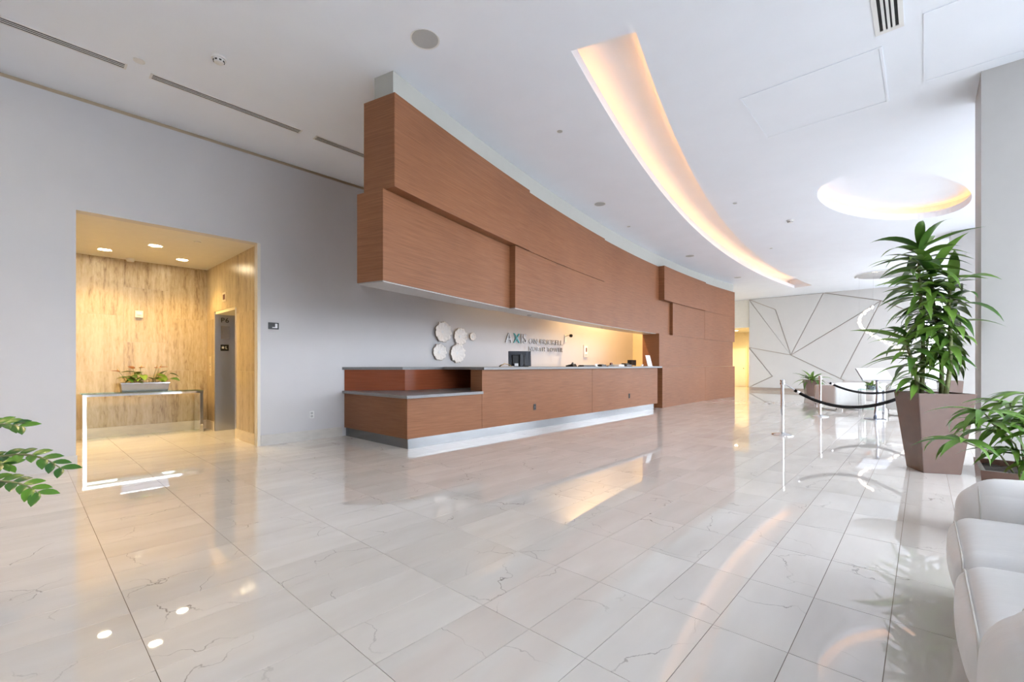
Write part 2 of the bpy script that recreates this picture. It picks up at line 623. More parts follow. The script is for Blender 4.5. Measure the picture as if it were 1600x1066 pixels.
NC = 64
ring = [oval_pt(2 * math.pi * k / NC) for k in range(NC)]
rect = [(WX - 0.3, -4.15), (4.6, -4.15), (4.6, 27.2), (-9.0, 27.2), (-9.0, 14.0), (WX - 0.3, 14.0)]
pv = [Vector(p) for p in rect]
n0 = len(pv)
cove_poly = cin + cout[::-1]
pv += [Vector(p) for p in cove_poly]
n1 = len(pv)
pv += [Vector(p) for p in ring]
n2 = len(pv)
ed = [(k, (k + 1) % n0) for k in range(n0)]
ed += [(n0 + k, n0 + (k + 1) % (n1 - n0)) for k in range(n1 - n0)]
ed += [(n1 + k, n1 + (k + 1) % (n2 - n1)) for k in range(n2 - n1)]
cv, ce, cf, *_ = delaunay_2d_cdt(pv, ed, [], 1, 1e-6)


def inside(p, poly):
    c = False
    for k in range(len(poly)):
        a, b = poly[k], poly[k - 1]
        if (a[1] > p[1]) != (b[1] > p[1]) and p[0] < (b[0] - a[0]) * (p[1] - a[1]) / (b[1] - a[1]) + a[0]:
            c = not c
    return c


keep = []
for f in cf:
    c = sum((Vector(cv[i]) for i in f), Vector((0, 0))) / len(f)
    if inside(c, cove_poly) or inside(c, ring) or not inside(c, rect):
        continue
    keep.append(tuple(f))
ceiling = structure(mesh('ceiling', [(v[0], v[1], CEIL) for v in cv], keep, M['ceiling']))

LIP, LEDGE, TOP, LT = 0.13, 0.17, 0.34, 0.03


def sweep_profile(name, left, right, lo, ro, m, parent):
    """trough between two edge polylines; lo/ro outward unit vectors"""
    prof = [(0.0, 0.0), (0.0, LIP), (LT, LIP), (LT, 0.01), (LEDGE, 0.01), (LEDGE, TOP)]
    V, Fc = [], []
    n = len(left)
    for k in range(n):
        for d, z in prof:
            V.append((left[k][0] + lo[k][0] * d, left[k][1] + lo[k][1] * d, CEIL + z))
        for d, z in prof[::-1]:
            V.append((right[k][0] + ro[k][0] * d, right[k][1] + ro[k][1] * d, CEIL + z))
    w = 2 * len(prof)
    for k in range(n - 1):
        for q in range(w - 1):
            Fc.append((k * w + q, k * w + q + 1, (k + 1) * w + q + 1, (k + 1) * w + q))
    Fc.append(tuple(range(w)))
    Fc.append(tuple((n - 1) * w + q for q in range(w)))
    return mesh(name, V, Fc, m, parent)


cove = thing('cove_light', (-3.4, 11.0, CEIL), 'long curved ceiling cove glowing warm orange sweeping over the lobby', 'cove light')
lo = [(-1, 0)] * (NS + 1)
ro = [(1, 0)] * (NS + 1)
sweep_profile('trough', cin, cout, lo, ro, M['ceiling'], cove)
for nm, edge, s in (('light_strip', cin, -1), ('light_strip', cout, 1)):
    V, Fc = [], []
    for (x, y) in edge[1:-1]:
        for dx, dz in ((0.07, 0.02), (0.13, 0.02), (0.13, 0.045), (0.07, 0.045)):
            V.append((x + s * dx, y, CEIL + dz))
    n = len(edge) - 2
    for k in range(n - 1):
        for q in range(4):
            Fc.append((k * 4 + q, k * 4 + (q + 1) % 4, (k + 1) * 4 + (q + 1) % 4, (k + 1) * 4 + q))
    mesh(nm, V, Fc, M['led' if s < 0 else 'led2'], cove)

oval = thing('cove_light', (CC[0], CC[1], CEIL), 'oval ceiling recess with warm glowing rim in front of the pillar', 'cove light')
prof = [(0.0, 0.0), (0.0, LIP), (LT, LIP), (LT, 0.01), (LEDGE, 0.01), (LEDGE, TOP - 0.06)]
V, Fc = [], []
for d, z in prof:
    for k in range(NC):
        a = 2 * math.pi * k / NC
        V.append((*oval_pt(a, d), CEIL + z))
for q in range(len(prof) - 1):
    for k in range(NC):
        k2 = (k + 1) % NC
        Fc.append((q * NC + k, q * NC + k2, (q + 1) * NC + k2, (q + 1) * NC + k))
Fc.append(tuple((len(prof) - 1) * NC + k for k in range(NC)))
mesh('recess', V, Fc, M['ceiling'], oval)
V, Fc = [], []
for d, z in ((0.07, 0.02), (0.13, 0.02), (0.13, 0.045), (0.07, 0.045)):
    for k in range(NC):
        a = 2 * math.pi * k / NC
        V.append((*oval_pt(a, d), CEIL + z))
for q in range(4):
    for k in range(NC):
        k2 = (k + 1) % NC
        Fc.append((q * NC + k, q * NC + k2, ((q + 1) % 4) * NC + k2, ((q + 1) % 4) * NC + k))
mesh('light_strip', V, Fc, M['led'], oval)

# ------------------------------------------------------------------ walls
NY0, NY1, NZ = 0.43, 2.365, 3.0
structure(boxes('wall_left', [(WX - 0.16, WX, -4.0, NY0, 0, 4.275), (WX - 0.16, WX, NY0, NY1, NZ, 4.275), (WX - 0.16, WX, NY1, 14.1, 0, 4.275)], M['wall']))
structure(box('trim_1', WX - 0.16, WX - 0.035, -4.0, 14.1, 4.275, CEIL, M['gap']))
# niche shell
structure(boxes('ceiling_niche', [(-10.2, WX - 0.16, -1.0, 2.5, NZ, NZ + 0.08)], M['cream']))
nb = structure(box('wall_niche_back', -10.25, -10.06, -1.0, 2.62, 0, NZ, M['cream']))
nr = structure(boxes('wall_niche_right', [(-10.06, -9.52, 2.40, 2.55, 0, NZ), (-8.34, WX - 0.165, 2.40, 2.55, 0, NZ), (-9.52, -8.34, 2.40, 2.55, 2.15, NZ)], M['cream']))
structure(box('wall_niche_left', -10.06, WX - 0.16, -1.0, -0.9, 0, NZ, M['cream']))
structure(boxes('trim_2', [(WX - 0.10, WX + 0.006, NY1 - 0.012, NY1, 0, NZ), (WX, WX + 0.006, NY1, NY1 + 0.03, 0, NZ)], M['cream']))
# travertine slabs
SW, SH = 0.61, 0.94


def slab(parent, b):
    box('stone_slab', *b, M['trav'], parent)


y = 2.40
col = 0
while y > -0.9:
    ya = max(-0.9, y - SW)
    z = 0.16
    off = (col % 2) * 0.45
    first = True
    while z < NZ - 0.01:
        zb = min(NZ, z + (SH - off if first else SH)); first = False
        slab(nb, (-10.06, -10.045 + random.uniform(-0.0012, 0.0012), ya + 0.0006, y - 0.0006, z + 0.0006, zb - 0.0006))
        z = zb
    y = ya
    col += 1
for (xa, xb, z0) in ((-10.04, -9.54, 0.16), (-9.54, -8.93, 2.17), (-8.93, -8.32, 2.17), (-8.32, -7.86, 0.16), (-7.86, WX - 0.165, 0.16)):
    z = z0
    first = True
    while z < NZ - 0.01:
        zb = min(NZ, z + (SH if z0 < 1 else 1)); first = False
        slab(nr, (xa + 0.001, xb - 0.001, 2.385 + random.uniform(-0.0012, 0.0012), 2.40, z + 0.001, zb - 0.001))
        z = zb
structure(box('baseboard_niche_back', -10.06, -10.03, -0.9, 2.38, 0, 0.16, M['basetrav']))
structure(boxes('baseboard_niche_right', [(-10.03, -9.54, 2.372, 2.40, 0, 0.16), (-8.32, WX - 0.002, 2.365, 2.40, 0, 0.16)], M['basetrav']))
structure(boxes('baseboard_left', [(WX, WX + 0.018, -4.0, NY0 + 0.01, 0, 0.155), (WX, WX + 0.018, NY1 + 0.03, 3.66, 0, 0.155)], M['basestone']))

# elevator
d1 = structure(box('door_1', -9.52, -8.34, 2.72, 2.75, 0, 2.17, M['steeldark']))
box('door_leaf', -9.50, -8.94, 2.70, 2.72, 0.01, 2.13, M['steeldark'], d1)
box('door_leaf', -8.93, -8.36, 2.70, 2.72, 0.01, 2.13, M['steeldark'], d1)
boxes('door_jamb', [(-9.54, -9.49, 2.38, 2.72, 0, 2.15), (-8.37, -8.32, 2.38, 2.72, 0, 2.15)], M['steeldark'], d1)
box('door_head', -9.49, -8.37, 2.39, 2.72, 2.12, 2.17, M['yellow'], d1)
fs = thing('floor_sign', (-9.485, 2.52, 1.58), 'black P6 floor marking with round plate on elevator jamb', 'sign')
letters('P6', 0.125, 0.004, (0.001, -0.045, 0.40), FACE_PX, M['black'], fs)
o_ = lathe('round_plate', [(0.05, 0), (0.05, 0.006), (0.0, 0.006)], M['steel'], fs, (0, 0, 0), 20, local=True)
o_.data.transform(Matrix.Translation((0.001, 0.02, 0.22)) @ Matrix.Rotation(math.pi / 2, 4, 'Y'))
box('plate_panel', 0.0005, 0.003, -0.05, 0.09, 0.10, 0.34, M['steel'], fs, local=True)
bs = thing('braille_sign', (-9.485, 2.52, 1.46), 'small black star L sign on the elevator jamb below P6', 'sign')
box('plate', 0.0005, 0.006, -0.055, 0.075, 0.0, 0.115, M['black'], bs, local=True)
star = [(0.0, 0.0)] * 0
pts = []
for k in range(10):
    r = 0.032 if k % 2 == 0 else 0.014
    a = math.pi / 2 + k * math.pi / 5
    pts.append((-0.018 + r * math.cos(a), 0.06 + r * math.sin(a)))
o = extrude_poly('star', pts, lambda u, v, d: (-9.485 + 0.006 + d, 2.52 + u, 1.46 + v), 0, 0.003, M['paper'], bs)
letters('L', 0.07, 0.003, (0.006, 0.025, 0.035), FACE_PX, M['paper'], bs)
cb = thing('call_button_plate', (-9.80, 2.385, 1.0), 'narrow brass call button plate beside the elevator', 'button plate')
box('plate', -0.05, 0.05, -0.006, 0, 0, 0.36, M['basetrav'], cb, local=True)
box('button', -0.012, 0.012, -0.010, -0.006, 0.2, 0.225, M['steel'], cb, local=True)
box('button', -0.012, 0.012, -0.010, -0.006, 0.14, 0.165, M['steel'], cb, local=True)
ind = thing('floor_indicator', (-8.95, 2.385, 2.30), 'framed floor indicator above the elevator door', 'indicator')
box('frame', -0.10, 0.10, -0.008, 0, 0, 0.16, M['basetrav'], ind, local=True)
box('display', -0.06, 0.06, -0.011, -0.008, 0.035, 0.125, M['brown'], ind, local=True)
st = thing('wall_strobe', (-10.045, 1.38, 2.02), 'small white fire alarm strobe on the travertine wall', 'alarm')
box('housing', 0, 0.035, -0.055, 0.055, 0, 0.12, M['white'], st, bevel=0.006, local=True)
box('lens', 0.035, 0.05, -0.03, 0.03, 0.045, 0.085, M['paper'], st, bevel=0.005, local=True)

# alcove end, closing walls
structure(box('wall_alcove_end', WX, -5.75, 13.95, 14.1, 0, 4.33, M['yellow']))
structure(box('wall_hall_left', -9.0, -8.85, 14.1, 27.2, 0, CEIL, M['yellow']))
structure(box('wall_back', -10.3, 4.6, -4.15, -4.0, 0, CEIL + 0.4, M['wall']))
structure(boxes('wall_hall_header', [(-9.0, -6.16, 23.55, 23.75, 3.0, CEIL)], M['cream']))
structure(box('ceiling_hall', -9.0, -5.9, 23.75, 27.2, 3.0, 3.1, M['cream']))
structure(box('wall_hall_right', -6.10, -5.95, 23.62, 27.2, 0, 3.0, M['yellow']))
he = structure(box('wall_hall_end', -9.0, -5.9, 27.0, 27.2, 0, CEIL, M['yellow']))
d2 = structure(box('door_2', -8.30, -7.20, 26.95, 27.0, 0, 2.15, M['cream']))
boxes('door_frame', [(-8.38, -8.28, 26.93, 27.0, 0, 2.22), (-7.22, -7.12, 26.93, 27.0, 0, 2.22), (-8.28, -7.22, 26.93, 27.0, 2.13, 2.22)], M['yellow'], d2)
lathe('door_handle', [(0.0, 0), (0.03, 0), (0.03, 0.03), (0.0, 0.04)], M['steel'], d2, (-7.32, 26.92, 1.0), 12)
hl = thing('recessed_downlight', (-7.2, 25.2, 3.0), 'recessed warm downlight in the corridor beyond the wood wall', 'downlight')
lathe('lens', [(0.07, -0.003), (0.0, -0.003)], M['lampglow'], hl, local=True)
lathe('trim_ring', [(0.07, -0.001), (0.09, -0.008), (0.09, 0.0)], M['white'], hl, local=True)
spot('corridor_lamp', (-7.2, 25.2, 2.95), 130, (1.0, 0.72, 0.32), 160, 0.6, 0.08)
spot('corridor_lamp', (-7.3, 24.3, 2.95), 70, (1.0, 0.72, 0.32), 160, 0.6, 0.08)

# far panelled wall
FY = 23.5
wf = structure(box('wall_far', -6.15, 0.05, FY + 0.03, FY + 0.2, 0, CEIL, M['groove']))
A, B, TL, C_, D_, E_, F_, G_, H_ = (-4.41, 1.65), (-5.02, 3.75), (-6.15, 4.33), (-3.19, 4.33), (-1.26, 3.80), (-6.15, 2.04), (-5.15, 0.68), (-6.15, 0.13), (-2.60, 0.62)
K_, TR, R1, BR = (-1.72, 0.13), (0.05, 4.33), (0.05, 3.05), (0.05, 0.13)
polys = [([TL, B, A], 0.000), ([TL, A, E_], 0.012), ([E_, F_, G_], 0.03), ([E_, A, H_, K_, G_, F_], 0.012), ([A, D_, H_], 0.022), ([A, C_, D_], 0.008),
         ([TL, C_, A, B], 0.030), ([C_, TR, R1, D_], 0.02), ([D_, R1, BR, K_, H_], 0.0)]


def inset(poly, s):
    n = len(poly)
    ar = sum(poly[i][0] * poly[(i + 1) % n][1] - poly[(i + 1) % n][0] * poly[i][1] for i in range(n))
    sg = 1 if ar > 0 else -1
    out = []
    for i in range(n):
        p0, p1, p2 = Vector(poly[i - 1]), Vector(poly[i]), Vector(poly[(i + 1) % n])
        d1_, d2_ = (p1 - p0).normalized(), (p2 - p1).normalized()
        n1_, n2_ = Vector((-d1_.y, d1_.x)) * sg, Vector((-d2_.y, d2_.x)) * sg
        b = n1_ + n2_
        den = 1 + n1_.dot(n2_)
        b = b / den if den > 0.06 else n1_
        if b.length > 5:
            b = b.normalized() * 5
        out.append(tuple(p1 + b * s))
    return out


for pl, dep in polys:
    extrude_poly('wall_panel', inset(pl, 0.014), lambda u, v, d: (u, FY + 0.03 - d, v), 0.0, 0.045 + dep, M['panelw'], wf)

# pillars and window walls
structure(box('column_1', 0.455, 1.30, 6.91, 7.67, 0, CEIL, M['pillar']))
structure(box('column_2', 0.475, 1.30, 14.72, 15.5, 0, CEIL, M['pillar']))


def window_wall(name, along, fixed, a0, a1, n, z1=CEIL):
    """glazed wall; along='y' at x=fixed or along='x' at y=fixed"""
    def bx(u0, u1, w0, w1, z0, z1_):
        return (fixed + w0, fixed + w1, u0, u1, z0, z1_) if along == 'y' else (u0, u1, fixed + w0, fixed + w1, z0, z1_)
    root = structure(boxes(name, [bx(a0, a1, -0.04, 0.04, 0, 0.10), bx(a0, a1, -0.04, 0.04, z1 - 0.14, z1)], M['frame']))
    st_ = (a1 - a0) / n
    for k in range(n + 1):
        u = a0 + k * st_
        boxes('mullion', [bx(u - 0.03, u + 0.03, -0.05, 0.05, 0.10, z1 - 0.14)], M['frame'], root)
    for k in range(n):
        boxes('transom', [bx(a0 + k * st_ + 0.03, a0 + (k + 1) * st_ - 0.03, -0.03, 0.03, 2.9, 2.96)], M['frame'], root)
        boxes('pane', [bx(a0 + k * st_ + 0.03, a0 + (k + 1) * st_ - 0.03, -0.004, 0.004, 0.10, 2.9)], M['glass'], root)
        boxes('pane', [bx(a0 + k * st_ + 0.03, a0 + (k + 1) * st_ - 0.03, -0.004, 0.004, 2.96, z1 - 0.14)], M['glass'], root)
    return root


structure(box('wall_right', 4.45, 4.6, -4.0, 0.0, 0, CEIL, M['wall']))
window_wall('window_1', 'y', 4.5, 0.03, 23.6, 12)
window_wall('window_2', 'x', FY + 0.1, 0.10, 4.4, 2)
structure(box('ground', -40, 60, -40, 90, -0.20, -0.13, M['concrete']))

# ------------------------------------------------------------------ curved wood wall over the desk
C0, R0 = (43.084, 14.589), 48.719


def arc_pt(d, a):
    r = R0 - d
    return C0[0] - r * math.cos(a), C0[1] + r * math.sin(a)


def ang(y, d):
    return math.asin((y - C0[1]) / (R0 - d))


def arcblock(name, db, df, a0, a1, z0, z1, m, parent=None, n=None):
    n = n or max(3, int((a1 - a0) * R0 / 0.22))
    V, Fc = [], []
    for k in range(n + 1):
        a = a0 + (a1 - a0) * k / n
        for d, z in ((db, z0), (df, z0), (df, z1), (db, z1)):
            x, y = arc_pt(d, a)
            V.append((x, y, z))
    for k in range(n):
        for q in range(4):
            Fc.append((k * 4 + q, k * 4 + (q + 1) % 4, (k + 1) * 4 + (q + 1) % 4, (k + 1) * 4 + q))
    Fc.append((0, 1, 2, 3)); Fc.append((n * 4, n * 4 + 1, n * 4 + 2, n * 4 + 3))
    return mesh(name, V, Fc, m, parent)


structure(arcblock('trim_3', -0.27, 0.0, ang(2.67, 0), ang(18.72, 0), 3.93, CEIL, M['soffit']))
ww = thing('wood_feature_wall', (-5.4, 15.0, 0), 'curved brown wood panel wall floating above the reception desk', 'wood wall')
ZA, ZB, ZC, ZD = 1.155, 2.07, 3.02, 3.965
g = 0.0025


def wp(d, y0, y1, z0, z1, back=-0.28, y1d=None):
    return arcblock('wood_panel', back, d, ang(y0, d), ang(y1, d) if y1d is None else y1d, z0 + g, z1 - g, M['wood'], ww)


wp(0.15, 2.57, 5.47, ZC, ZD + 0.02)              # top left, proud
wp(0.02, 2.51, 5.06, ZB, ZC, back=-0.35)         # below it, set back
wp(0.12, 5.07, 9.0, ZB, ZC)
wp(0.116, 9.005, 12.85, ZB, ZC)
wp(0.13, 5.48, 8.62, ZC, ZD)
wp(0.09, 8.63, 12.10, ZC, ZD)
wp(0.25, 12.10, 15.50, ZC, ZD + 0.01)            # proud box
wp(0.20, 15.51, 18.32, ZC, ZD)
wp(0.20, 12.87, 15.52, ZB, ZC)
wp(0.20, 15.53, 18.32, ZB, ZC)
wp(0.20, 11.85, 15.52, ZA, ZB)
wp(0.18, 15.53, 18.19, ZA, ZB)
wp(0.22, 12.03, 15.52, 0.0, ZA)
wp(0.22, 15.53, 18.27, 0.0, ZA)
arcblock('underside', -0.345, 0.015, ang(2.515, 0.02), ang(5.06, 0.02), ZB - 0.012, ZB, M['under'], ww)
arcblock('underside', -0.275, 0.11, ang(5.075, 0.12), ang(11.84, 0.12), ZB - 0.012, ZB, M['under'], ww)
for yy in (5.89, 9.0):
    x, y = arc_pt(-0.13, ang(yy, -0.13))
    q = thing('recessed_downlight', (x, y, ZB - 0.012), 'small dark recessed spotlight under the wood band %s' % ('above the monitor' if yy < 6 else 'above the counter phones'), 'downlight')
    lathe('trim_ring', [(0.035, 0), (0.045, -0.006), (0.045, 0.0)], M['steel'], q, local=True, segs=16)
    lathe('lens', [(0.035, -0.002), (0.0, -0.002)], M['slot'], q, local=True, segs=16)

# warm lamps behind the band, washing the wall
for k, (yy, pw) in enumerate(((7.4, 45), (11.0, 420), (12.7, 230))):
    q = thing('recessed_downlight', (-6.55, yy, CEIL), 'recessed warm downlight behind the wood band, %s from the left' % ('first', 'second', 'third')[k], 'downlight')
    lathe('trim_ring', [(0.06, -0.001), (0.08, -0.008), (0.08, 0.0)], M['white'], q, local=True, segs=20)
    lathe('lens', [(0.06, -0.003), (0.0, -0.003)], M['lampglow'], q, local=True, segs=20)
    spot('wall_washer', (-6.55, yy, CEIL - 0.03), pw, (1.0, 0.66, 0.30), 105, 0.7, 0.06, target=(-7.0, yy, 0))

# ------------------------------------------------------------------ reception desk
rd = thing('reception_desk', (-5.8, 7.8, 0), 'long brown wood reception desk with grey counter and steel kick plate', 'reception desk')
DF = -5.40
box('front_panel', DF - 0.28, DF, 5.165, 8.52, 0.145, 1.12, M['wood'], rd)
box('front_panel', DF - 0.28, DF, 8.527, 11.83, 0.145, 1.12, M['wood'], rd)
box('front_panel', DF - 0.06, DF, 3.70, 5.158, 0.145, 0.72, M['wood'], rd)
box('side_panel', WX + 0.005, DF - 0.062, 3.70, 3.76, 0.145, 0.72, M['wood'], rd)
box('cabinet_body', DF - 1.02, DF - 0.065, 3.77, 5.15, 0.145, 0.72, M['wood'], rd)
box('low_counter', WX + 0.004, DF + 0.05, 3.66, 5.15, 0.722, 0.766, M['stone'], rd, bevel=0.004)
box('low_counter', WX + 0.02, DF - 0.30, 5.152, 6.3, 0.722, 0.766, M['stone'], rd, bevel=0.004)
box('kick_plate', DF - 0.10, DF - 0.015, 3.72, 11.62, 0.0, 0.145, M['kick'], rd)
box('kick_plate', WX + 0.02, DF - 0.10, 3.72, 3.76, 0.0, 0.145, M['kick'], rd)
# back screen behind the low counter (polished), two leaves
bp = [(WX + 0.01, 3.70), (-6.52, 4.42), (-6.42, 5.95)]
for (xa, ya), (xb, yb) in zip(bp[:-1], bp[1:]):
    dx, dy = xb - xa, yb - ya
    l = math.hypot(dx, dy)
    nx, ny = -dy / l * 0.05, dx / l * 0.05
    V = [(xa, ya), (xb, yb), (xb + nx, yb + ny), (xa + nx, ya + ny)]
    mesh('screen_panel', [(p[0], p[1], 0.766) for p in V] + [(p[0], p[1], 1.12) for p in V], BF, M['woodred'], rd)
pl = [(WX + 0.004, 3.66), (-6.50, 4.36), (-6.36, 5.97), (-6.80, 5.97), (-6.84, 4.62), (WX + 0.004, 4.22)]
n = len(pl)
mesh('upper_counter', [(p[0], p[1], 1.12) for p in pl] + [(p[0], p[1], 1.165) for p in pl],
     [tuple(range(n)), tuple(range(n, 2 * n))] + [(i, (i + 1) % n, n + (i + 1) % n, n + i) for i in range(n)], M['stone'], rd)
box('upper_counter', -6.36, DF + 0.085, 5.13, 11.95, 1.12, 1.165, M['stone'], rd, bevel=0.004)
box('back_counter', -6.36, -5.70, 5.97, 11.83, 0.70, 0.74, M['stone'], rd)
for yy, zz in ((6.53, 0.41), (10.22, 0.43)):
    q = box('power_outlet', DF, DF + 0.008, yy - 0.035, yy + 0.035, zz - 0.057, zz + 0.057, M['black'], rd, bevel=0.003)
    box('socket', DF + 0.008, DF + 0.011, yy - 0.018, yy + 0.018, zz + 0.01, zz + 0.04, M['slot'], q)
    box('socket', DF + 0.008, DF + 0.011, yy - 0.018, yy + 0.018, zz - 0.04, zz - 0.01, M['slot'], q)

# things on the counter (top 1.165)
CT = 1.165
mo = thing('computer_monitor', (-5.62, 6.36, CT), 'black computer monitor seen from behind on the reception counter', 'monitor', rz=-0.72)
mo_ = [(-0.02, -0.235, 0.02), (0.02, -0.235, 0.02), (0.02, 0.235, 0.02), (-0.02, 0.235, 0.02)]
o = box('screen', -0.02, 0.02, -0.215, 0.215, 0.015, 0.30, M['darkgrey'], mo, bevel=0.006, local=True)
o.rotation_euler = (0, -0.18, 0)
box('back_bulge', 0.02, 0.045, -0.15, 0.10, 0.03, 0.22, M['black'], o, bevel=0.01, local=True)
box('stand', 0.035, 0.075, -0.01, 0.05, 0.0, 0.24, M['darkgrey'], mo, bevel=0.008, local=True)
box('base', -0.06, 0.12, -0.11, 0.15, 0.0, 0.012, M['black'], mo, bevel=0.004, local=True)
box('white_tag', 0.08, 0.085, -0.11, -0.04, 0.012, 0.065, M['paper'], mo, local=True)
co_ = thing('cable_loop', (-5.62, 5.95, CT), 'ochre cable loop lying beside the monitor on the counter', 'cable')
tube('loop', [(0.05 * math.sin(t * 0.6), -0.13 + 0.26 * t / 12, 0.008 + 0.055 * math.sin(math.pi * t / 12) ** 0.5) for t in range(13)], 0.006, M['ochre'], co_, local=True)
tube('plug', [(0.0, -0.15, 0.008), (0.01, -0.12, 0.03), (0.03, -0.06, 0.05)], 0.009, M['black'], co_, local=True)


def phone(y, label):
    p = thing('desk_phone', (-5.6, y, CT), label, 'phone', rz=0.2)
    V = [(-0.09, -0.10, 0), (0.09, -0.10, 0), (0.09, 0.10, 0), (-0.09, 0.10, 0), (-0.09, -0.10, 0.025), (0.06, -0.09, 0.06), (0.06, 0.09, 0.06), (-0.09, 0.10, 0.025)]
    mesh('body', V, BF, M['black'], p, local=True)
    tube('handset', [(0.05, -0.085, 0.055), (0.045, -0.05, 0.075), (0.03, 0, 0.08), (0.02, 0.03, 0.07)], 0.018, M['darkgrey'], p, local=True)
    box('keypad', -0.06, 0.02, 0.02, 0.08, 0.03, 0.045, M['darkgrey'], p, local=True)


phone(8.02, 'black desk phone on the counter left of the keyboard')
kb = thing('keyboard', (-5.60, 8.62, CT), 'black keyboard propped on the counter above the panel seam', 'keyboard')
box('tray', -0.08, 0.08, -0.24, 0.24, 0.0, 0.022, M['black'], kb, bevel=0.004, local=True)
for r_ in range(3):
    for c_ in range(9):
        box('key', -0.065 + r_ * 0.045, -0.03 + r_ * 0.045, -0.22 + c_ * 0.049, -0.18 + c_ * 0.049, 0.022, 0.034, M['darkgrey'], kb, local=True)
cs = thing('card_holder', (-5.58, 8.98, CT), 'small white card standing between keyboard and card reader', 'card')
box('card', -0.004, 0.004, -0.05, 0.05, 0.0, 0.06, M['paper'], cs, local=True)
box('foot', -0.03, 0.03, -0.05, 0.05, 0.0, 0.006, M['white'], cs, local=True)
cr = thing('card_reader', (-5.6, 9.25, CT), 'boxy black card reader beside the white card', 'card reader')
box('body', -0.07, 0.07, -0.10, 0.10, 0.0, 0.045, M['black'], cr, bevel=0.006, local=True)
box('slot', -0.02, 0.0, -0.08, 0.08, 0.045, 0.055, M['darkgrey'], cr, local=True)
st_ = thing('tape_dispenser', (-5.6, 9.62, CT), 'black tape dispenser with rust brown roll', 'tape dispenser')
V = [(-0.03, -0.12, 0), (0.03, -0.12, 0), (0.03, 0.12, 0), (-0.03, 0.12, 0), (-0.03, -0.11, 0.02), (0.03, -0.11, 0.02), (0.03, 0.10, 0.05), (-0.03, 0.10, 0.05)]
mesh('base', V, BF, M['black'], st_, local=True)
o_ = lathe('roll', [(0.0, -0.02), (0.04, -0.02), (0.04, 0.02), (0.0, 0.02)], M['brown'], st_, local=True, segs=18)
o_.data.transform(Matrix.Translation((0, 0.07, 0.055)) @ Matrix.Rotation(math.pi / 2, 4, 'Y'))
ps = thing('paper_stack', (-5.6, 10.02, CT), 'stack of white papers between tape dispenser and printer', 'papers')
for k in range(4):
    box('sheet', -0.10, 0.10, -0.14 + 0.004 * k, 0.14 - 0.006 * k, k * 0.012, k * 0.012 + 0.011, M['paper'], ps, local=True)
pr_ = thing('label_printer', (-5.6, 10.42, CT), 'squat black label printer near the right end of the counter', 'printer')
box('body', -0.10, 0.10, -0.13, 0.13, 0.0, 0.05, M['darkgrey'], pr_, bevel=0.01, local=True)
box('lid', -0.08, 0.05, -0.09, 0.10, 0.05, 0.08, M['black'], pr_, bevel=0.01, local=True)
tr = thing('pen_tray', (-5.6, 10.78, CT), 'small ochre pen tray right of the label printer', 'pen tray')
box('tray', -0.05, 0.05, -0.10, 0.10, 0, 0.018, M['ochre'], tr, bevel=0.003, local=True)
for k in range(3):
    tube('pen', [(-0.02 + 0.02 * k, -0.08, 0.024), (-0.02 + 0.018 * k, 0.07, 0.03)], 0.005, M['brown'] if k else M['black'], tr, local=True, segs=6)
bm_ = thing('black_file_box', (-5.85, 11.22, CT), 'black upright file box at the right end of the counter', 'file box')
boxes('box', [(-0.06, 0.06, -0.13, 0.13, 0, 0.006), (-0.06, -0.054, -0.13, 0.13, 0.006, 0.17), (0.054, 0.06, -0.13, 0.13, 0.006, 0.17), (-0.054, 0.054, -0.13, -0.124, 0.006, 0.17), (-0.054, 0.054, 0.124, 0.13, 0.006, 0.17)], M['black'], bm_, local=True)
box('folder', -0.04, 0.04, -0.12, 0.12, 0.006, 0.16, M['darkgrey'], bm_, local=True)
cu = thing('paper_cup', (-5.55, 11.22, CT), 'small white cup beside the white counter sign', 'cup')
lathe('cup', [(0.024, 0), (0.034, 0.05), (0.031, 0.05), (0.022, 0.004), (0.0, 0.004)], M['paper'], cu, local=True, segs=16)
sg = thing('counter_sign', (-5.52, 11.52, CT), 'white notice in a slanted stand on the counter end', 'sign')
V = [(0.05, -0.13, 0), (0.062, -0.13, 0), (0.062, 0.13, 0), (0.05, 0.13, 0), (-0.03, -0.13, 0.30), (-0.018, -0.13, 0.30), (-0.018, 0.13, 0.30), (-0.03, 0.13, 0.30)]
mesh('notice', V, BF, M['paper'], sg, local=True)
box('base', -0.06, 0.08, -0.13, 0.13, 0.0, 0.006, M['white'], sg, local=True)
for k in range(7):
    zc = 0.255 - k * 0.030
    xo = 0.062 - 0.08 * zc / 0.30 + 0.0012
    w = (0.07, 0.09, 0.095, 0.06, 0.09, 0.08, 0.05)[k]
    box('print_line', xo - 0.001, xo + 0.001, -w, w, zc, zc + 0.006, M['speaker'], sg, local=True)

# ------------------------------------------------------------------ on the left wall
sn = thing('wall_sign', (WX, 7.66, 1.70), 'metal AXIS on Brickell North Tower lettering on the wall above the desk', 'sign')
letters('AXIS', 0.335, 0.02, (0.012, 0.0, 0.03), FACE_PX, M['letter'], sn, colors={1: M['teal']}, width=0.80)
letters('ON BRICKELL', 0.19, 0.018, (0.012, 0.86, 0.03), FACE_PX, M['letter'], sn, width=1.42)
letters('NORTH TOWER', 0.155, 0.018, (0.012, 0.86, -0.15), FACE_PX, M['letter'], sn, width=1.42)
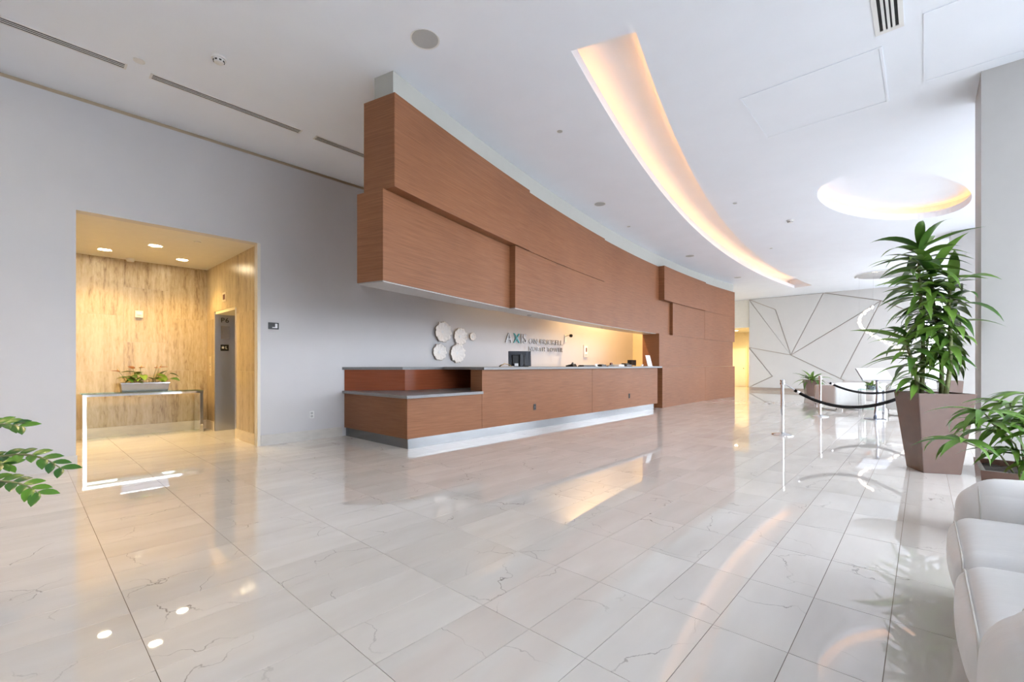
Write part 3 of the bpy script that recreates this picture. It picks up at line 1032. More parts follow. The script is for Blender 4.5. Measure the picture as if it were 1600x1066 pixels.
# shell bowls
shells = [(5.79, 1.87, 0.205, 'largest top left'), (6.26, 1.80, 0.175, 'top right beside the tiny one'), (6.62, 1.815, 0.085, 'tiny one at the right'), (5.71, 1.46, 0.165, 'bottom left'), (6.18, 1.445, 0.195, 'bottom right above the counter')]
for k, (yy, zz, r, where) in enumerate(shells):
    sh = thing('shell_wall_bowl', (WX, yy, zz), 'frilly white shell wall bowl, %s of the group' % where, 'wall art', 'shell bowls on the wall')
    nr_, na = 7, 40
    V, Fc = [], []
    ph = random.uniform(0, 6)
    rim = []
    for i in range(nr_ + 1):
        t = max(0.03, i / nr_)
        for q in range(na):
            a = 2 * math.pi * q / na
            w = 1 + t ** 3 * (0.055 * math.sin(9 * a + ph) + 0.05 * math.sin(17 * a + 2 * ph) + 0.03 * math.sin(29 * a))
            rr = r * t * w
            x = 0.022 + 0.16 * r * t ** 2.2 + t ** 2 * 0.010 * r / 0.2 * math.sin(11 * a + ph)
            V.append((x, rr * math.cos(a), rr * math.sin(a)))
            if i == nr_:
                rim.append((x, rr * math.cos(a), rr * math.sin(a)))
    for i in range(nr_):
        for q in range(na):
            q2 = (q + 1) % na
            Fc.append((i * na + q, i * na + q2, (i + 1) * na + q2, (i + 1) * na + q))
    Fc.append(tuple(range(na)))
    ob = mesh('bowl', V, Fc, M['shell'], sh, smooth=True, local=True)
    md = ob.modifiers.new('thickness', 'SOLIDIFY'); md.thickness = 0.006
    tube('rim', [(p[0] - 0.006, p[1], p[2]) for p in rim], 0.004, M['shellrim'], sh, segs=5, closed=True, local=True)
    o_ = lathe('mount', [(0.03, 0), (0.03, 0.03), (0.0, 0.03)], M['white'], sh, local=True, segs=12)
    o_.data.transform(Matrix.Rotation(math.pi / 2, 4, 'Y'))
q = thing('black_wall_sign', (WX, 2.575, 1.74), 'small square black sign with white symbol beside the niche', 'sign')
box('plate', 0, 0.006, -0.075, 0.075, 0, 0.10, M['black'], q, bevel=0.002, local=True)
box('symbol', 0.006, 0.008, -0.02, 0.055, 0.018, 0.034, M['paper'], q, local=True)
box('symbol', 0.006, 0.008, 0.022, 0.055, 0.034, 0.085, M['paper'], q, local=True)
q = thing('wall_outlet', (WX, 3.15, 0.345), 'white double wall outlet left of the reception desk', 'outlet')
box('cover', 0, 0.006, -0.038, 0.038, 0, 0.115, M['white'], q, bevel=0.002, local=True)
box('socket', 0.006, 0.009, -0.018, 0.018, 0.015, 0.05, M['speaker'], q, local=True)
box('socket', 0.006, 0.009, -0.018, 0.018, 0.065, 0.10, M['speaker'], q, local=True)
q = thing('security_camera', (WX, 10.06, 1.93), 'small black dome camera on a wall arm right of the lettering', 'camera')
box('bracket', 0, 0.02, -0.03, 0.03, -0.10, 0.10, M['white'], q, bevel=0.004, local=True)
tube('arm', [(0.02, 0, 0.05), (0.10, 0.02, 0.08), (0.16, 0.03, 0.07)], 0.012, M['white'], q, local=True)
lathe('eye', [(0.0, -0.05), (0.03, -0.045), (0.048, -0.02), (0.05, 0.01), (0.035, 0.035), (0.0, 0.04)], M['black'], q, (0.18, 0.03, 0.07), 16, local=True)
q = thing('framed_notice', (WX, 11.07, 1.42), 'small framed notice on the warmly lit wall behind the desk', 'notice')
box('frame', 0, 0.02, -0.11, 0.11, 0, 0.36, M['basestone'], q, bevel=0.004, local=True)
box('sheet', 0.02, 0.022, -0.085, 0.085, 0.03, 0.33, M['paper'], q, local=True)
box('picture', 0.022, 0.024, -0.01, 0.05, 0.16, 0.28, M['brown'], q, local=True)
box('caption', 0.022, 0.024, -0.07, 0.07, 0.05, 0.09, M['speaker'], q, local=True)

# ------------------------------------------------------------------ ceiling fittings


def slot_diffuser(y0, y1, label):
    q = thing('slot_diffuser', (-6.17, (y0 + y1) / 2, CEIL), label, 'air vent', 'slot diffusers along the wall')
    boxes('frame', [(-6.225, -6.21, y0, y1, CEIL - 0.006, CEIL), (-6.12, -6.105, y0, y1, CEIL - 0.006, CEIL),
                    (-6.21, -6.12, y0, y0 + 0.02, CEIL - 0.006, CEIL), (-6.21, -6.12, y1 - 0.02, y1, CEIL - 0.006, CEIL)], M['white'], q)
    box('backing', -6.21, -6.12, y0 + 0.02, y1 - 0.02, CEIL - 0.0015, CEIL - 0.0005, M['slot'], q)
    for x in (-6.19, -6.158):
        box('blade', x + 0.004, x + 0.014, y0 + 0.02, y1 - 0.02, CEIL - 0.006, CEIL - 0.002, M['white'], q)


slot_diffuser(-1.1, 0.75, 'white slot diffuser on the ceiling at the left picture edge')
slot_diffuser(0.94, 2.54, 'white slot diffuser on the ceiling above the niche opening')
slot_diffuser(2.72, 4.5, 'white slot diffuser running behind the wood band')

q = thing('air_grille', (-0.235, 4.8, CEIL), 'white grille with black slots at the top picture edge', 'air vent')
boxes('frame', [(-0.335, -0.30, 4.1, 5.49, CEIL - 0.008, CEIL), (-0.165, -0.13, 4.1, 5.49, CEIL - 0.008, CEIL), (-0.30, -0.165, 5.44, 5.49, CEIL - 0.008, CEIL), (-0.30, -0.165, 4.1, 4.15, CEIL - 0.008, CEIL)], M['white'], q)
box('backing', -0.30, -0.165, 4.15, 5.44, CEIL - 0.0015, CEIL - 0.0005, M['slot'], q)
for k in range(3):
    x = -0.30 + 0.135 * (k + 1) / 4 + 0.0
    box('bar', x - 0.010, x + 0.010, 4.15, 5.44, CEIL - 0.008, CEIL - 0.002, M['white'], q)


def access_panel(x0, x1, y0, y1, label):
    q = thing('access_panel', ((x0 + x1) / 2, (y0 + y1) / 2, CEIL), label, 'access panel', 'ceiling access panels')
    w = 0.022
    boxes('frame', [(x0, x1, y0, y0 + w, CEIL - 0.007, CEIL), (x0, x1, y1 - w, y1, CEIL - 0.007, CEIL), (x0, x0 + w, y0 + w, y1 - w, CEIL - 0.007, CEIL), (x1 - w, x1, y0 + w, y1 - w, CEIL - 0.007, CEIL)], M['ceiling'], q)
    box('hatch', x0 + w + 0.004, x1 - w - 0.004, y0 + w + 0.004, y1 - w - 0.004, CEIL - 0.004, CEIL, M['ceiling'], q)


access_panel(-1.60, -0.30, 5.70, 6.94, 'square white access panel in the ceiling left of the pillar')
access_panel(0.0, 1.25, 5.42, 6.74, 'white access panel in the ceiling corner above the pillar')


def ceiling_disc(x, y, r, label, name='ceiling_speaker', cat='speaker', group='ceiling speakers', m='speaker'):
    q = thing(name, (x, y, CEIL), label, cat, group)
    lathe('rim', [(r, 0), (r * 1.12, -0.006), (r * 1.12, 0.0)], M['white'], q, local=True, segs=28)
    lathe('cover', [(0.0, -0.004), (r, -0.004), (r, 0.0)], M[m], q, local=True, segs=28)


ceiling_disc(-3.53, 2.62, 0.125, 'large round ceiling speaker left of the wood band top')
ceiling_disc(-4.64, 7.60, 0.10, 'round ceiling speaker between cove and wood band')
ceiling_disc(-4.94, 12.95, 0.11, 'round ceiling speaker above the proud wood box')
ceiling_disc(-4.9, 17.3, 0.11, 'round ceiling speaker near the far end of the wood wall')
ceiling_disc(-3.59, 4.87, 0.035, 'small sprinkler cap near the cove start', 'sprinkler_cap', 'sprinkler', 'sprinkler caps', 'speaker')
ceiling_disc(-2.69, 9.33, 0.035, 'small sprinkler cap beside the middle of the cove', 'sprinkler_cap', 'sprinkler', 'sprinkler caps', 'speaker')
ceiling_disc(-4.91, 9.27, 0.035, 'small sprinkler cap just above the wood band', 'sprinkler_cap', 'sprinkler', 'sprinkler caps', 'speaker')
ceiling_disc(-3.01, 13.57, 0.035, 'small sprinkler cap near the far cove end', 'sprinkler_cap', 'sprinkler', 'sprinkler caps', 'speaker')
ceiling_disc(-5.95, 0.82, 0.045, 'small white sprinkler cap between two slot diffusers', 'sprinkler_cap', 'sprinkler', 'sprinkler caps', 'white')


def smoke(x, y, label):
    q = thing('smoke_detector', (x, y, CEIL), label, 'smoke detector', 'smoke detectors')
    lathe('base', [(0.065, 0), (0.065, -0.02), (0.0, -0.02)], M['white'], q, local=True)
    lathe('head', [(0.05, -0.02), (0.05, -0.03), (0.042, -0.055), (0.0, -0.06)], M['white'], q, local=True)
    for k in range(8):
        a = k * math.pi / 4
        o_ = box('vent', -0.010, 0.010, 0.046, 0.051, -0.046, -0.034, M['slot'], q, local=True)
        o_.rotation_euler = (0, 0, a)


smoke(-5.29, 1.36, 'white smoke detector on the ceiling above the niche')
smoke(-2.12, 11.22, 'white smoke detector between cove and oval recess')
smoke(-1.75, 20.0, 'white smoke detector far back above the ropes')

# warm downlights of the entrance zone, behind the photographer
for k, (x, y) in enumerate(((-5.9, -1.0), (-4.5, -0.9), (-3.0, -1.6))):
    q = thing('recessed_downlight', (x, y, CEIL), 'recessed warm downlight in the ceiling behind the viewpoint, %s of three' % ('first', 'second', 'third', 'fourth')[k], 'downlight')
    lathe('trim_ring', [(0.075, -0.001), (0.09, -0.008), (0.09, 0.0)], M['white'], q, local=True)
    lathe('lens', [(0.075, -0.003), (0.0, -0.003)], M['lampglow'], q, local=True)
    spot('entrance_lamp', (x, y, CEIL - 0.04), 40, (1.0, 0.64, 0.31), 86, 0.9, 0.07)

# niche lights
for k, (x, y, w) in enumerate(((-9.41, 0.88, 'left'), (-8.54, 1.37, 'front'), (-9.34, 1.86, 'right'))):
    q = thing('recessed_downlight', (x, y, NZ), '%s glowing downlight in the niche ceiling' % w, 'downlight', 'niche downlights')
    lathe('trim_ring', [(0.075, -0.001), (0.09, -0.008), (0.09, 0.0)], M['white'], q, local=True)
    lathe('lens', [(0.075, -0.003), (0.0, -0.003)], M['lampglow'], q, local=True)
    spot('niche_lamp', (x, y, NZ - 0.04), 49, (1.0, 0.68, 0.27), 118, 0.75, 0.07)
q = thing('recessed_downlight', (-9.3, -0.2, NZ), 'hidden niche downlight behind the left wall edge', 'downlight')
lathe('lens', [(0.075, -0.003), (0.0, -0.003)], M['lampglow'], q, local=True)
spot('niche_lamp', (-9.3, -0.2, NZ - 0.04), 49, (1.0, 0.68, 0.27), 118, 0.75, 0.07)
q = thing('sprinkler_cap', (-7.83, 1.74, NZ), 'small sprinkler cap in the niche ceiling', 'sprinkler')
lathe('cover', [(0.0, -0.012), (0.045, -0.012), (0.045, 0.0)], M['cream'], q, local=True)
q = thing('smoke_detector', (-9.9, 1.25, NZ), 'small white detector by the back wall of the niche ceiling', 'smoke detector')
lathe('base', [(0.06, 0), (0.06, -0.02), (0.045, -0.05), (0.0, -0.05)], M['cream'], q, local=True)

# ------------------------------------------------------------------ console table with planter
tb = thing('console_table', (-9.78, 1.42, 0), 'chrome and glass console table against the travertine wall', 'table')
box('leg', -9.98, -9.58, 0.64, 0.69, 0, 0.70, M['chrome'], tb, bevel=0.003)
box('leg', -9.98, -9.58, 2.17, 2.22, 0, 0.70, M['chrome'], tb, bevel=0.003)
boxes('top_frame', [(-9.98, -9.94, 0.64, 2.22, 0.70, 0.735), (-9.62, -9.58, 0.64, 2.22, 0.70, 0.735), (-9.94, -9.62, 0.64, 0.69, 0.70, 0.735), (-9.94, -9.62, 2.17, 2.22, 0.70, 0.735)], M['chrome'], tb)
box('glass_top', -9.985, -9.575, 0.635, 2.225, 0.735, 0.747, M['tglass'], tb)


def leafmesh(name, L, W, droop, m, n=7, fold=0.25, shape='lance', twist=0.0):
    V, Fc = [], []
    ang_ = 0.0
    x = z = 0.0
    for i in range(n + 1):
        t = i / n
        if shape == 'lance':
            w = W * (0.35 + 0.65 * math.sin(math.pi * min(1, t * 0.9 + 0.1))) * (1 - t ** 4)
        elif shape == 'oval':
            w = W * math.sin(math.pi * (0.04 + 0.955 * t)) ** 0.75
        else:  # heart
            w = W * (math.sin(math.pi * (0.16 + 0.84 * t)) ** 0.9) * (1 - 0.25 * t)
        a = ang_
        tw = twist * t
        cy, sy = math.cos(tw), math.sin(tw)
        for s in (-1, 0, 1):
            V.append((x, s * w / 2 * cy, z + abs(s) * w * fold * 0.5 + s * w / 2 * sy))
        ang_ = -droop * (t + 1.0 / n) ** 1.3
        x += L / n * math.cos(ang_)
        z += L / n * math.sin(ang_)
    for i in range(n):
        for s in range(2):
            Fc.append((i * 3 + s, i * 3 + s + 1, i * 3 + s + 4, i * 3 + s + 3))
    me = bpy.data.meshes.new(name)
    me.from_pydata(V, [], Fc); me.update()
    for p in me.polygons:
        p.use_smooth = True
    me.materials.append(m)
    return me


def put_leaf(me, name, parent, loc, yaw, pitch, roll=0.0, scale=1.0):
    o_ = bpy.data.objects.new(name, me)
    link(o_, parent)
    o_.location = loc
    o_.rotation_euler = (Matrix.Rotation(yaw, 3, 'Z') @ Matrix.Rotation(-pitch, 3, 'Y') @ Matrix.Rotation(roll, 3, 'X')).to_euler()
    o_.scale = (scale,) * 3
    return o_


R = random.Random(11)
pot = thing('silver_planter', (-9.78, 1.42, 0.747), 'faceted silver trough planter on the glass console table', 'planter')
V = [(-0.11, -0.30, 0), (0.11, -0.30, 0), (0.11, 0.30, 0), (-0.11, 0.30, 0), (-0.14, -0.32, 0.15), (0.14, -0.32, 0.15), (0.14, 0.32, 0.15), (-0.14, 0.32, 0.15)]
mesh('trough', V, [BF[0], BF[2], BF[3], BF[4], BF[5]], M['silver'], pot, local=True)
box('soil', -0.135, 0.135, -0.315, 0.315, 0.13, 0.148, M['soil'], pot, local=True)
boxes('rim', [(-0.145, 0.145, -0.325, -0.315, 0.14, 0.156), (-0.145, 0.145, 0.315, 0.325, 0.14, 0.156), (0.135, 0.145, -0.315, 0.315, 0.14, 0.156), (-0.145, -0.135, -0.315, 0.315, 0.14, 0.156)], M['chrome'], pot, local=True)
an = thing('anthurium_plant', (-9.78, 1.42, 0.895), 'anthurium with coral flowers growing in the silver trough', 'plant')
la = [leafmesh('leaf', 0.20, 0.12, 0.5, M['leafa'], shape='heart'), leafmesh('leaf', 0.15, 0.10, 0.7, M['leafa'], shape='heart')]
lsp = leafmesh('flower', 0.13, 0.10, 0.25, M['spathe'], shape='heart')
for k in range(22):
    y0 = R.uniform(-0.24, 0.24)
    ya = R.uniform(0, 2 * math.pi)
    h = R.uniform(0.04, 0.20)
    tip = (R.uniform(-0.06, 0.1), y0 * 1.45 + 0.03 * math.sin(ya), h)
    tube('stem', [(R.uniform(-0.05, 0.05), y0, -0.01), ((tip[0]) * 0.5, (y0 + tip[1]) / 2, h * 0.6), tip], 0.004, M['cane'], an, segs=5, local=True)
    put_leaf(R.choice(la), 'leaf', an, tip, ya, R.uniform(-0.3, 0.3), R.uniform(-0.3, 0.3))
for (dx, dy, h, ya, p) in ((0.05, -0.16, 0.24, -0.6, 0.5), (0.05, -0.06, 0.25, 0.5, 0.2), (0.06, 0.15, 0.25, 0.2, 0.15), (0.02, 0.20, 0.26, 1.2, 0.2), (0.05, -0.33, 0.19, -1.2, 0.3)):
    tube('stem', [(0, dy * 0.7, -0.01), (dx * 0.5, dy * 0.85, h * 0.6), (dx, dy, h)], 0.004, M['cane'], an, segs=5, local=True)
    put_leaf(lsp, 'flower', an, (dx, dy, h), ya, p)
    tube('spadix', [(dx, dy, h), (dx + 0.03 * math.cos(ya), dy + 0.03 * math.sin(ya), h + 0.05)], 0.006, M['ochre'], an, segs=6, local=True)

# ------------------------------------------------------------------ stanchions and ropes


def stanchion(x, y, label):
    q = thing('rope_stanchion', (x, y, 0), label, 'stanchion', 'rope stanchions')
    lathe('base', [(0.165, 0), (0.165, 0.012), (0.15, 0.022), (0.06, 0.038), (0.028, 0.055)], M['chrome'], q, local=True, segs=32)
    lathe('post', [(0.025, 0.05), (0.025, 0.86)], M['chrome'], q, local=True, segs=20)
    lathe('collar', [(0.025, 0.86), (0.036, 0.865), (0.036, 0.90), (0.025, 0.905)], M['chrome'], q, local=True, segs=20)
    lathe('cap', [(0.025, 0.905), (0.034, 0.915), (0.034, 0.945), (0.0, 0.955)], M['chrome'], q, local=True, segs=20)
    return q


stanchion(-1.78, 8.80, 'front chrome stanchion standing left of the tall planter')
stanchion(0.02, 8.80, 'chrome stanchion hidden behind the tall bronze planter')
stanchion(-1.77, 12.57, 'rear chrome stanchion in front of the white armchair')
stanchion(0.02, 12.57, 'rear chrome stanchion behind the dracaena foliage')


def rope(x0, x1, y, sag, label):
    q = thing('velvet_rope', ((x0 + x1) / 2, y, 0.88), label, 'rope', 'black velvet ropes')
    pts = []
    for k in range(25):
        t = k / 24
        pts.append((x0 + (x1 - x0) * t, y, 0.88 - sag * (1 - (2 * t - 1) ** 2)))
    tube('rope', pts[2:-2], 0.024, M['rope'], q, segs=12)
    tube('hook', [pts[0], pts[1], pts[2], pts[3]], [0.007, 0.010, 0.022, 0.026][:4], M['chrome'], q, segs=10)
    tube('hook', [pts[-1], pts[-2], pts[-3], pts[-4]], [0.007, 0.010, 0.022, 0.026], M['chrome'], q, segs=10)


rope(-1.745, -0.015, 8.80, 0.345, 'front black rope sagging between stanchion and tall planter')
rope(-1.735, -0.015, 12.57, 0.30, 'rear black rope sagging in front of the white armchair')

# sign stand
q = thing('sign_stand', (-0.79, 12.75, 0), 'silver floor sign stand with tilted white panel between the ropes', 'sign stand', rz=0.55)
lathe('base', [(0.20, 0), (0.20, 0.012), (0.17, 0.02), (0.0, 0.024)], M['silver'], q, local=True, segs=32)
tube('post', [(0.05 * math.sin(t / 8 * 2.4), 0, 0.02 + 0.90 * t / 8) for t in range(9)], 0.030, M['silver'], q, segs=14, local=True)
pp = thing('x', (0, 0, 0), 'x', 'x'); bpy.data.objects.remove(pp)
o = box('panel', -0.29, 0.29, -0.012, 0.012, 0.0, 0.36, M['paper'], q, local=True)
o.location = (0.0, -0.10, 0.88); o.rotation_euler = (-0.85, 0, 0)
box('panel_edge', -0.30, 0.30, 0.012, 0.016, -0.01, 0.37, M['silver'], o, local=True)
for k in range(5):
    box('print_line', -0.22, 0.22 - 0.05 * (k % 3), -0.014, -0.012, 0.06 + k * 0.05, 0.07 + k * 0.05, M['speaker'], o, local=True)

# ------------------------------------------------------------------ tall planter with dracaena


def square_planter(name, loc, rz, wb, wt, h, label, m='bronze'):
    q = thing(name, loc, label, 'planter', None, rz)
    b, t = wb / 2, wt / 2
    ti = t - 0.02
    V = [(-b, -b, 0), (b, -b, 0), (b, b, 0), (-b, b, 0), (-t, -t, h), (t, -t, h), (t, t, h), (-t, t, h),
         (-ti, -ti, h), (ti, -ti, h), (ti, ti, h), (-ti, ti, h), (-ti, -ti, h - 0.06), (ti, -ti, h - 0.06), (ti, ti, h - 0.06), (-ti, ti, h - 0.06)]
    Fc = [(0, 1, 2, 3)] + [(k, (k + 1) % 4, 4 + (k + 1) % 4, 4 + k) for k in range(4)]
    Fc += [(4 + k, 4 + (k + 1) % 4, 8 + (k + 1) % 4, 8 + k) for k in range(4)] + [(8 + k, 8 + (k + 1) % 4, 12 + (k + 1) % 4, 12 + k) for k in range(4)]
    o_ = mesh('pot', V, Fc, M[m], q, local=True)
    bm = bmesh.new(); bm.from_mesh(o_.data)
    bmesh.ops.bevel(bm, geom=[e for e in bm.edges], offset=0.004, segments=2, affect='EDGES')
    bm.to_mesh(o_.data); bm.free()
    n_ = 10
    V, Fc = [], []
    for i in range(n_ + 1):
        for j in range(n_ + 1):
            V.append((-ti + 2 * ti * i / n_, -ti + 2 * ti * j / n_, h - 0.045 + R.uniform(-0.008, 0.008)))
    for i in range(n_):
        for j in range(n_):
            a = i * (n_ + 1) + j
            Fc.append((a, a + 1, a + n_ + 2, a + n_ + 1))
    mesh('soil', V, Fc, M['soil'], q, local=True)
    return q


square_planter('tall_planter', (0.08, 7.0, 0), math.radians(26), 0.34, 0.515, 0.888, 'tall tapered glossy bronze square planter beside the pillar')
dr = thing('dracaena_plant', (0.08, 7.0, 0.84), 'tall leafy dracaena growing in the bronze planter', 'plant')
ld = [leafmesh('leaf', 0.52, 0.092, dd, M['leafd'], n=9, fold=0.3, twist=tw) for dd, tw in ((0.5, 0.1), (0.9, -0.2), (1.25, 0.25), (0.7, 0.3))]
canes = [((-0.10, 0.02), (-0.10, -0.05), 1.72, 0.70, 84), ((0.07, -0.02), (0.0, 0.10), 1.45, 0.40, 76), ((0.10, -0.09), (0.16, -0.02), 1.25, 0.40, 54), ((-0.13, -0.10), (-0.22, -0.12), 0.72, 0.10, 44)]
for (bx_, by_), (tx_, ty_), hz, zs, nl in canes:
    pts = []
    for k in range(7):
        t = k / 6
        pts.append((bx_ + (tx_ - bx_) * t + 0.02 * math.sin(5 * t), by_ + (ty_ - by_) * t, hz * t))
    tube('cane', pts, [0.024 - 0.012 * k / 6 for k in range(7)], M['cane'], dr, segs=8, local=True)
    for k in range(nl):
        t = (k + 0.5) / nl
        z = zs + (hz - zs) * t
        f = z / hz
        yaw = k * 2.39996 + R.uniform(-0.3, 0.3)
        pitch = -0.30 + 0.70 * t + R.uniform(-0.22, 0.22)
        if t > 0.93:
            pitch = R.uniform(0.4, 1.2)
        s_ = R.uniform(0.75, 1.1) * (0.72 + 0.42 * t)
        px_, py_ = bx_ + (tx_ - bx_) * f, by_ + (ty_ - by_) * f
        for _try in range(12):
            tipx, tipy = 0.08 + px_ + 0.46 * s_ * math.cos(yaw), 7.0 + py_ + 0.46 * s_ * math.sin(yaw)
            midx, midy = 0.08 + px_ + 0.3 * s_ * math.cos(yaw), 7.0 + py_ + 0.3 * s_ * math.sin(yaw)
            if not ((tipx > 0.42 and tipy > 6.86) or (midx > 0.42 and midy > 6.86)):
                break
            yaw += 0.5
        put_leaf(R.choice(ld), 'leaf', dr, (px_, py_, z), yaw, pitch, R.uniform(-0.4, 0.4), s_)

# ------------------------------------------------------------------ low planter with lady palm behind the sofa
pq = thing('low_planter', (0.62, 4.6, 0), 'low brown rectangular planter behind the sofa arm', 'planter')
V = [(-0.30, -0.24, 0), (0.30, -0.24, 0), (0.30, 0.24, 0), (-0.30, 0.24, 0), (-0.34, -0.29, 0.50), (0.34, -0.29, 0.50), (0.34, 0.29, 0.50), (-0.34, 0.29, 0.50),
     (-0.315, -0.265, 0.50), (0.315, -0.265, 0.50), (0.315, 0.265, 0.50), (-0.315, 0.265, 0.50), (-0.315, -0.265, 0.45), (0.315, -0.265, 0.45), (0.315, 0.265, 0.45), (-0.315, 0.265, 0.45)]
Fc = [(0, 1, 2, 3)] + [(k, (k + 1) % 4, 4 + (k + 1) % 4, 4 + k) for k in range(4)] + [(4 + k, 4 + (k + 1) % 4, 8 + (k + 1) % 4, 8 + k) for k in range(4)] + [(8 + k, 8 + (k + 1) % 4, 12 + (k + 1) % 4, 12 + k) for k in range(4)]
mesh('pot', V, Fc, M['bronze'], pq, local=True)
V, Fc = [], []
for i in range(13):
    for j in range(11):
        V.append((-0.315 + 0.63 * i / 12, -0.265 + 0.53 * j / 10, 0.46 + R.uniform(-0.012, 0.012)))
for i in range(12):
    for j in range(10):
        a = i * 11 + j
        Fc.append((a, a + 1, a + 12, a + 11))
mesh('soil', V, Fc, M['soil'], pq, local=True)
rp_ = thing('lady_palm', (0.62, 4.6, 0.46), 'bright green lady palm with fan leaves in the low planter', 'plant')
lf = [leafmesh('leaflet', 0.28, 0.048, dd, M['leafr'], n=6, fold=0.3) for dd in (0.8, 1.15, 1.5)]
fans = [((-0.14, -0.10), (-0.33, -0.27, 0.43), 3.9), ((-0.16, -0.14), (-0.43, -0.35, 0.23), 3.9), ((-0.08, -0.06), (-0.15, -0.12, 0.40), 3.9), ((-0.06, -0.12), (-0.18, -0.16, 0.17), 3.8),
        ((-0.02, 0.02), (-0.08, -0.02, 0.54), 4.2), ((0.02, -0.10), (-0.04, -0.20, 0.30), 4.6), ((0.0, -0.15), (-0.07, -0.24, 0.12), 4.4), ((0.10, 0.04), (0.14, -0.06, 0.50), 5.0),
        ((0.18, 0.0), (0.28, -0.10, 0.36), 5.6), ((0.1, 0.12), (0.2, 0.2, 0.50), 0.8), ((-0.1, 0.12), (-0.16, 0.22, 0.46), 2.4), ((-0.12, 0.05), (-0.26, 0.0, 0.28), 3.3), ((-0.12, -0.12), (-0.29, -0.24, 0.36), 4.2), ((-0.05, -0.08), (-0.12, -0.20, 0.34), 4.0), ((0.0, 0.0), (-0.02, -0.10, 0.46), 4.4), ((0.14, -0.14), (0.16, -0.28, 0.20), 4.9)]
for (bx_, by_), tp, yaw0 in fans:
    fr = tube('frond_stem', [(bx_, by_, -0.01), (bx_ * 0.7 + tp[0] * 0.3, by_ * 0.7 + tp[1] * 0.3, tp[2] * 0.6), tp], [0.006, 0.005, 0.004], M['cane'], rp_, segs=6, local=True)
    nlf = R.choice((9, 10, 11))
    for k in range(nlf):
        a = yaw0 + (k / (nlf - 1) - 0.5) * 4.4
        put_leaf(R.choice(lf), 'leaflet', fr, tp, a, R.uniform(0.0, 0.45), R.uniform(-0.4, 0.4), R.uniform(0.8, 1.1))

# ------------------------------------------------------------------ white leather sofa
so = thing('leather_sofa', (0.55, 2.45, 0), 'white leather sofa with rounded cushions at the right picture edge', 'sofa')
SX = 0.115
puff('base', SX + 0.03, 0.98, 1.50, 3.34, 0.07, 0.30, 0.04, M['leather'], so, n=10)
puff('seat_cushion', SX - 0.02, 0.80, 2.405, 3.10, 0.26, 0.47, 0.075, M['leather'], so, bulge=(0.02, 0.01, 0.045), n=28)
puff('seat_cushion', SX - 0.02, 0.80, 1.73, 2.40, 0.26, 0.47, 0.075, M['leather'], so, bulge=(0.02, 0.01, 0.045), n=28)
puff('arm', SX + 0.02, 1.02, 3.09, 3.40, 0.08, 0.62, 0.14, M['leather'], so, bulge=(0.02, 0.0, 0.03), n=28)
puff('arm', SX - 0.0, 1.02, 1.36, 1.75, 0.08, 0.635, 0.15, M['leather'], so, bulge=(0.02, 0.0, 0.03), n=28)
puff('backrest', 0.84, 1.10, 1.38, 3.38, 0.10, 0.80, 0.08, M['leather'], so, n=12)
puff('back_cushion', 0.64, 0.88, 2.37, 3.09, 0.44, 0.82, 0.09, M['leather'], so, bulge=(0.04, 0, 0.02), n=12)
puff('back_cushion', 0.64, 0.88, 1.74, 2.36, 0.44, 0.82, 0.09, M['leather'], so, bulge=(0.04, 0, 0.02), n=12)


def rrect(x, y0, y1, z0, z1, r, n=6):
    pts = []
    for cy, cz, a0 in ((y1 - r, z1 - r, 0), (y0 + r, z1 - r, 90), (y0 + r, z0 + r, 180), (y1 - r, z0 + r, 270)):
        for k in range(n + 1):
            a = math.radians(a0 + 90 * k / n)
            pts.append((x, cy + r * math.cos(a), cz + r * math.sin(a)))
    return pts


tube('piping', rrect(SX + 0.070, 1.38, 1.73, 0.10, 0.615, 0.13), 0.005, M['piping'], so, segs=6, closed=True)
tube('piping', rrect(SX + 0.086, 3.11, 3.38, 0.10, 0.60, 0.12), 0.004, M['piping'], so, segs=6, closed=True)
for (y0, y1) in ((1.735, 2.395), (2.41, 3.095)):
    tube('piping', rrect(SX - 0.004, y0 + 0.015, y1 - 0.015, 0.275, 0.452, 0.06), 0.0035, M['piping'], so, segs=6, closed=True)
for lx, ly in ((0.2, 1.48), (0.2, 3.28), (0.95, 1.48), (0.95, 3.28)):
    lathe('leg', [(0.022, 0), (0.028, 0.08)], M['chrome'], so, (lx, ly, 0), 14)

# ------------------------------------------------------------------ zz plant at the left picture edge
zp = thing('round_planter', (-3.32, -0.30, 0), 'dark round planter standing just outside the left picture edge', 'planter')
lathe('pot', [(0.14, 0), (0.20, 0.50), (0.185, 0.50), (0.17, 0.44)], M['bronze'], zp, local=True, segs=28)
lathe('soil', [(0.172, 0.45), (0.0, 0.46)], M['soil'], zp, local=True, segs=28)
zz = thing('zz_plant', (-3.32, -0.30, 0.45), 'glossy green zz plant reaching in from the left edge', 'plant')
lz = [leafmesh('leaflet', 0.080, 0.040, 0.35, M['leafz'], n=5, fold=0.25, shape='oval'), leafmesh('leaflet', 0.072, 0.036, 0.2, M['leafz'], n=5, fold=0.3, shape='oval')]
def at_px(px, py, d):
    l = (px - 800) / 702.2 * d
    return Vector((fwv.x * d + rtv.x * l, fwv.y * d + rtv.y * l, 1.2 - (py - 570.5) * d / 702.2))


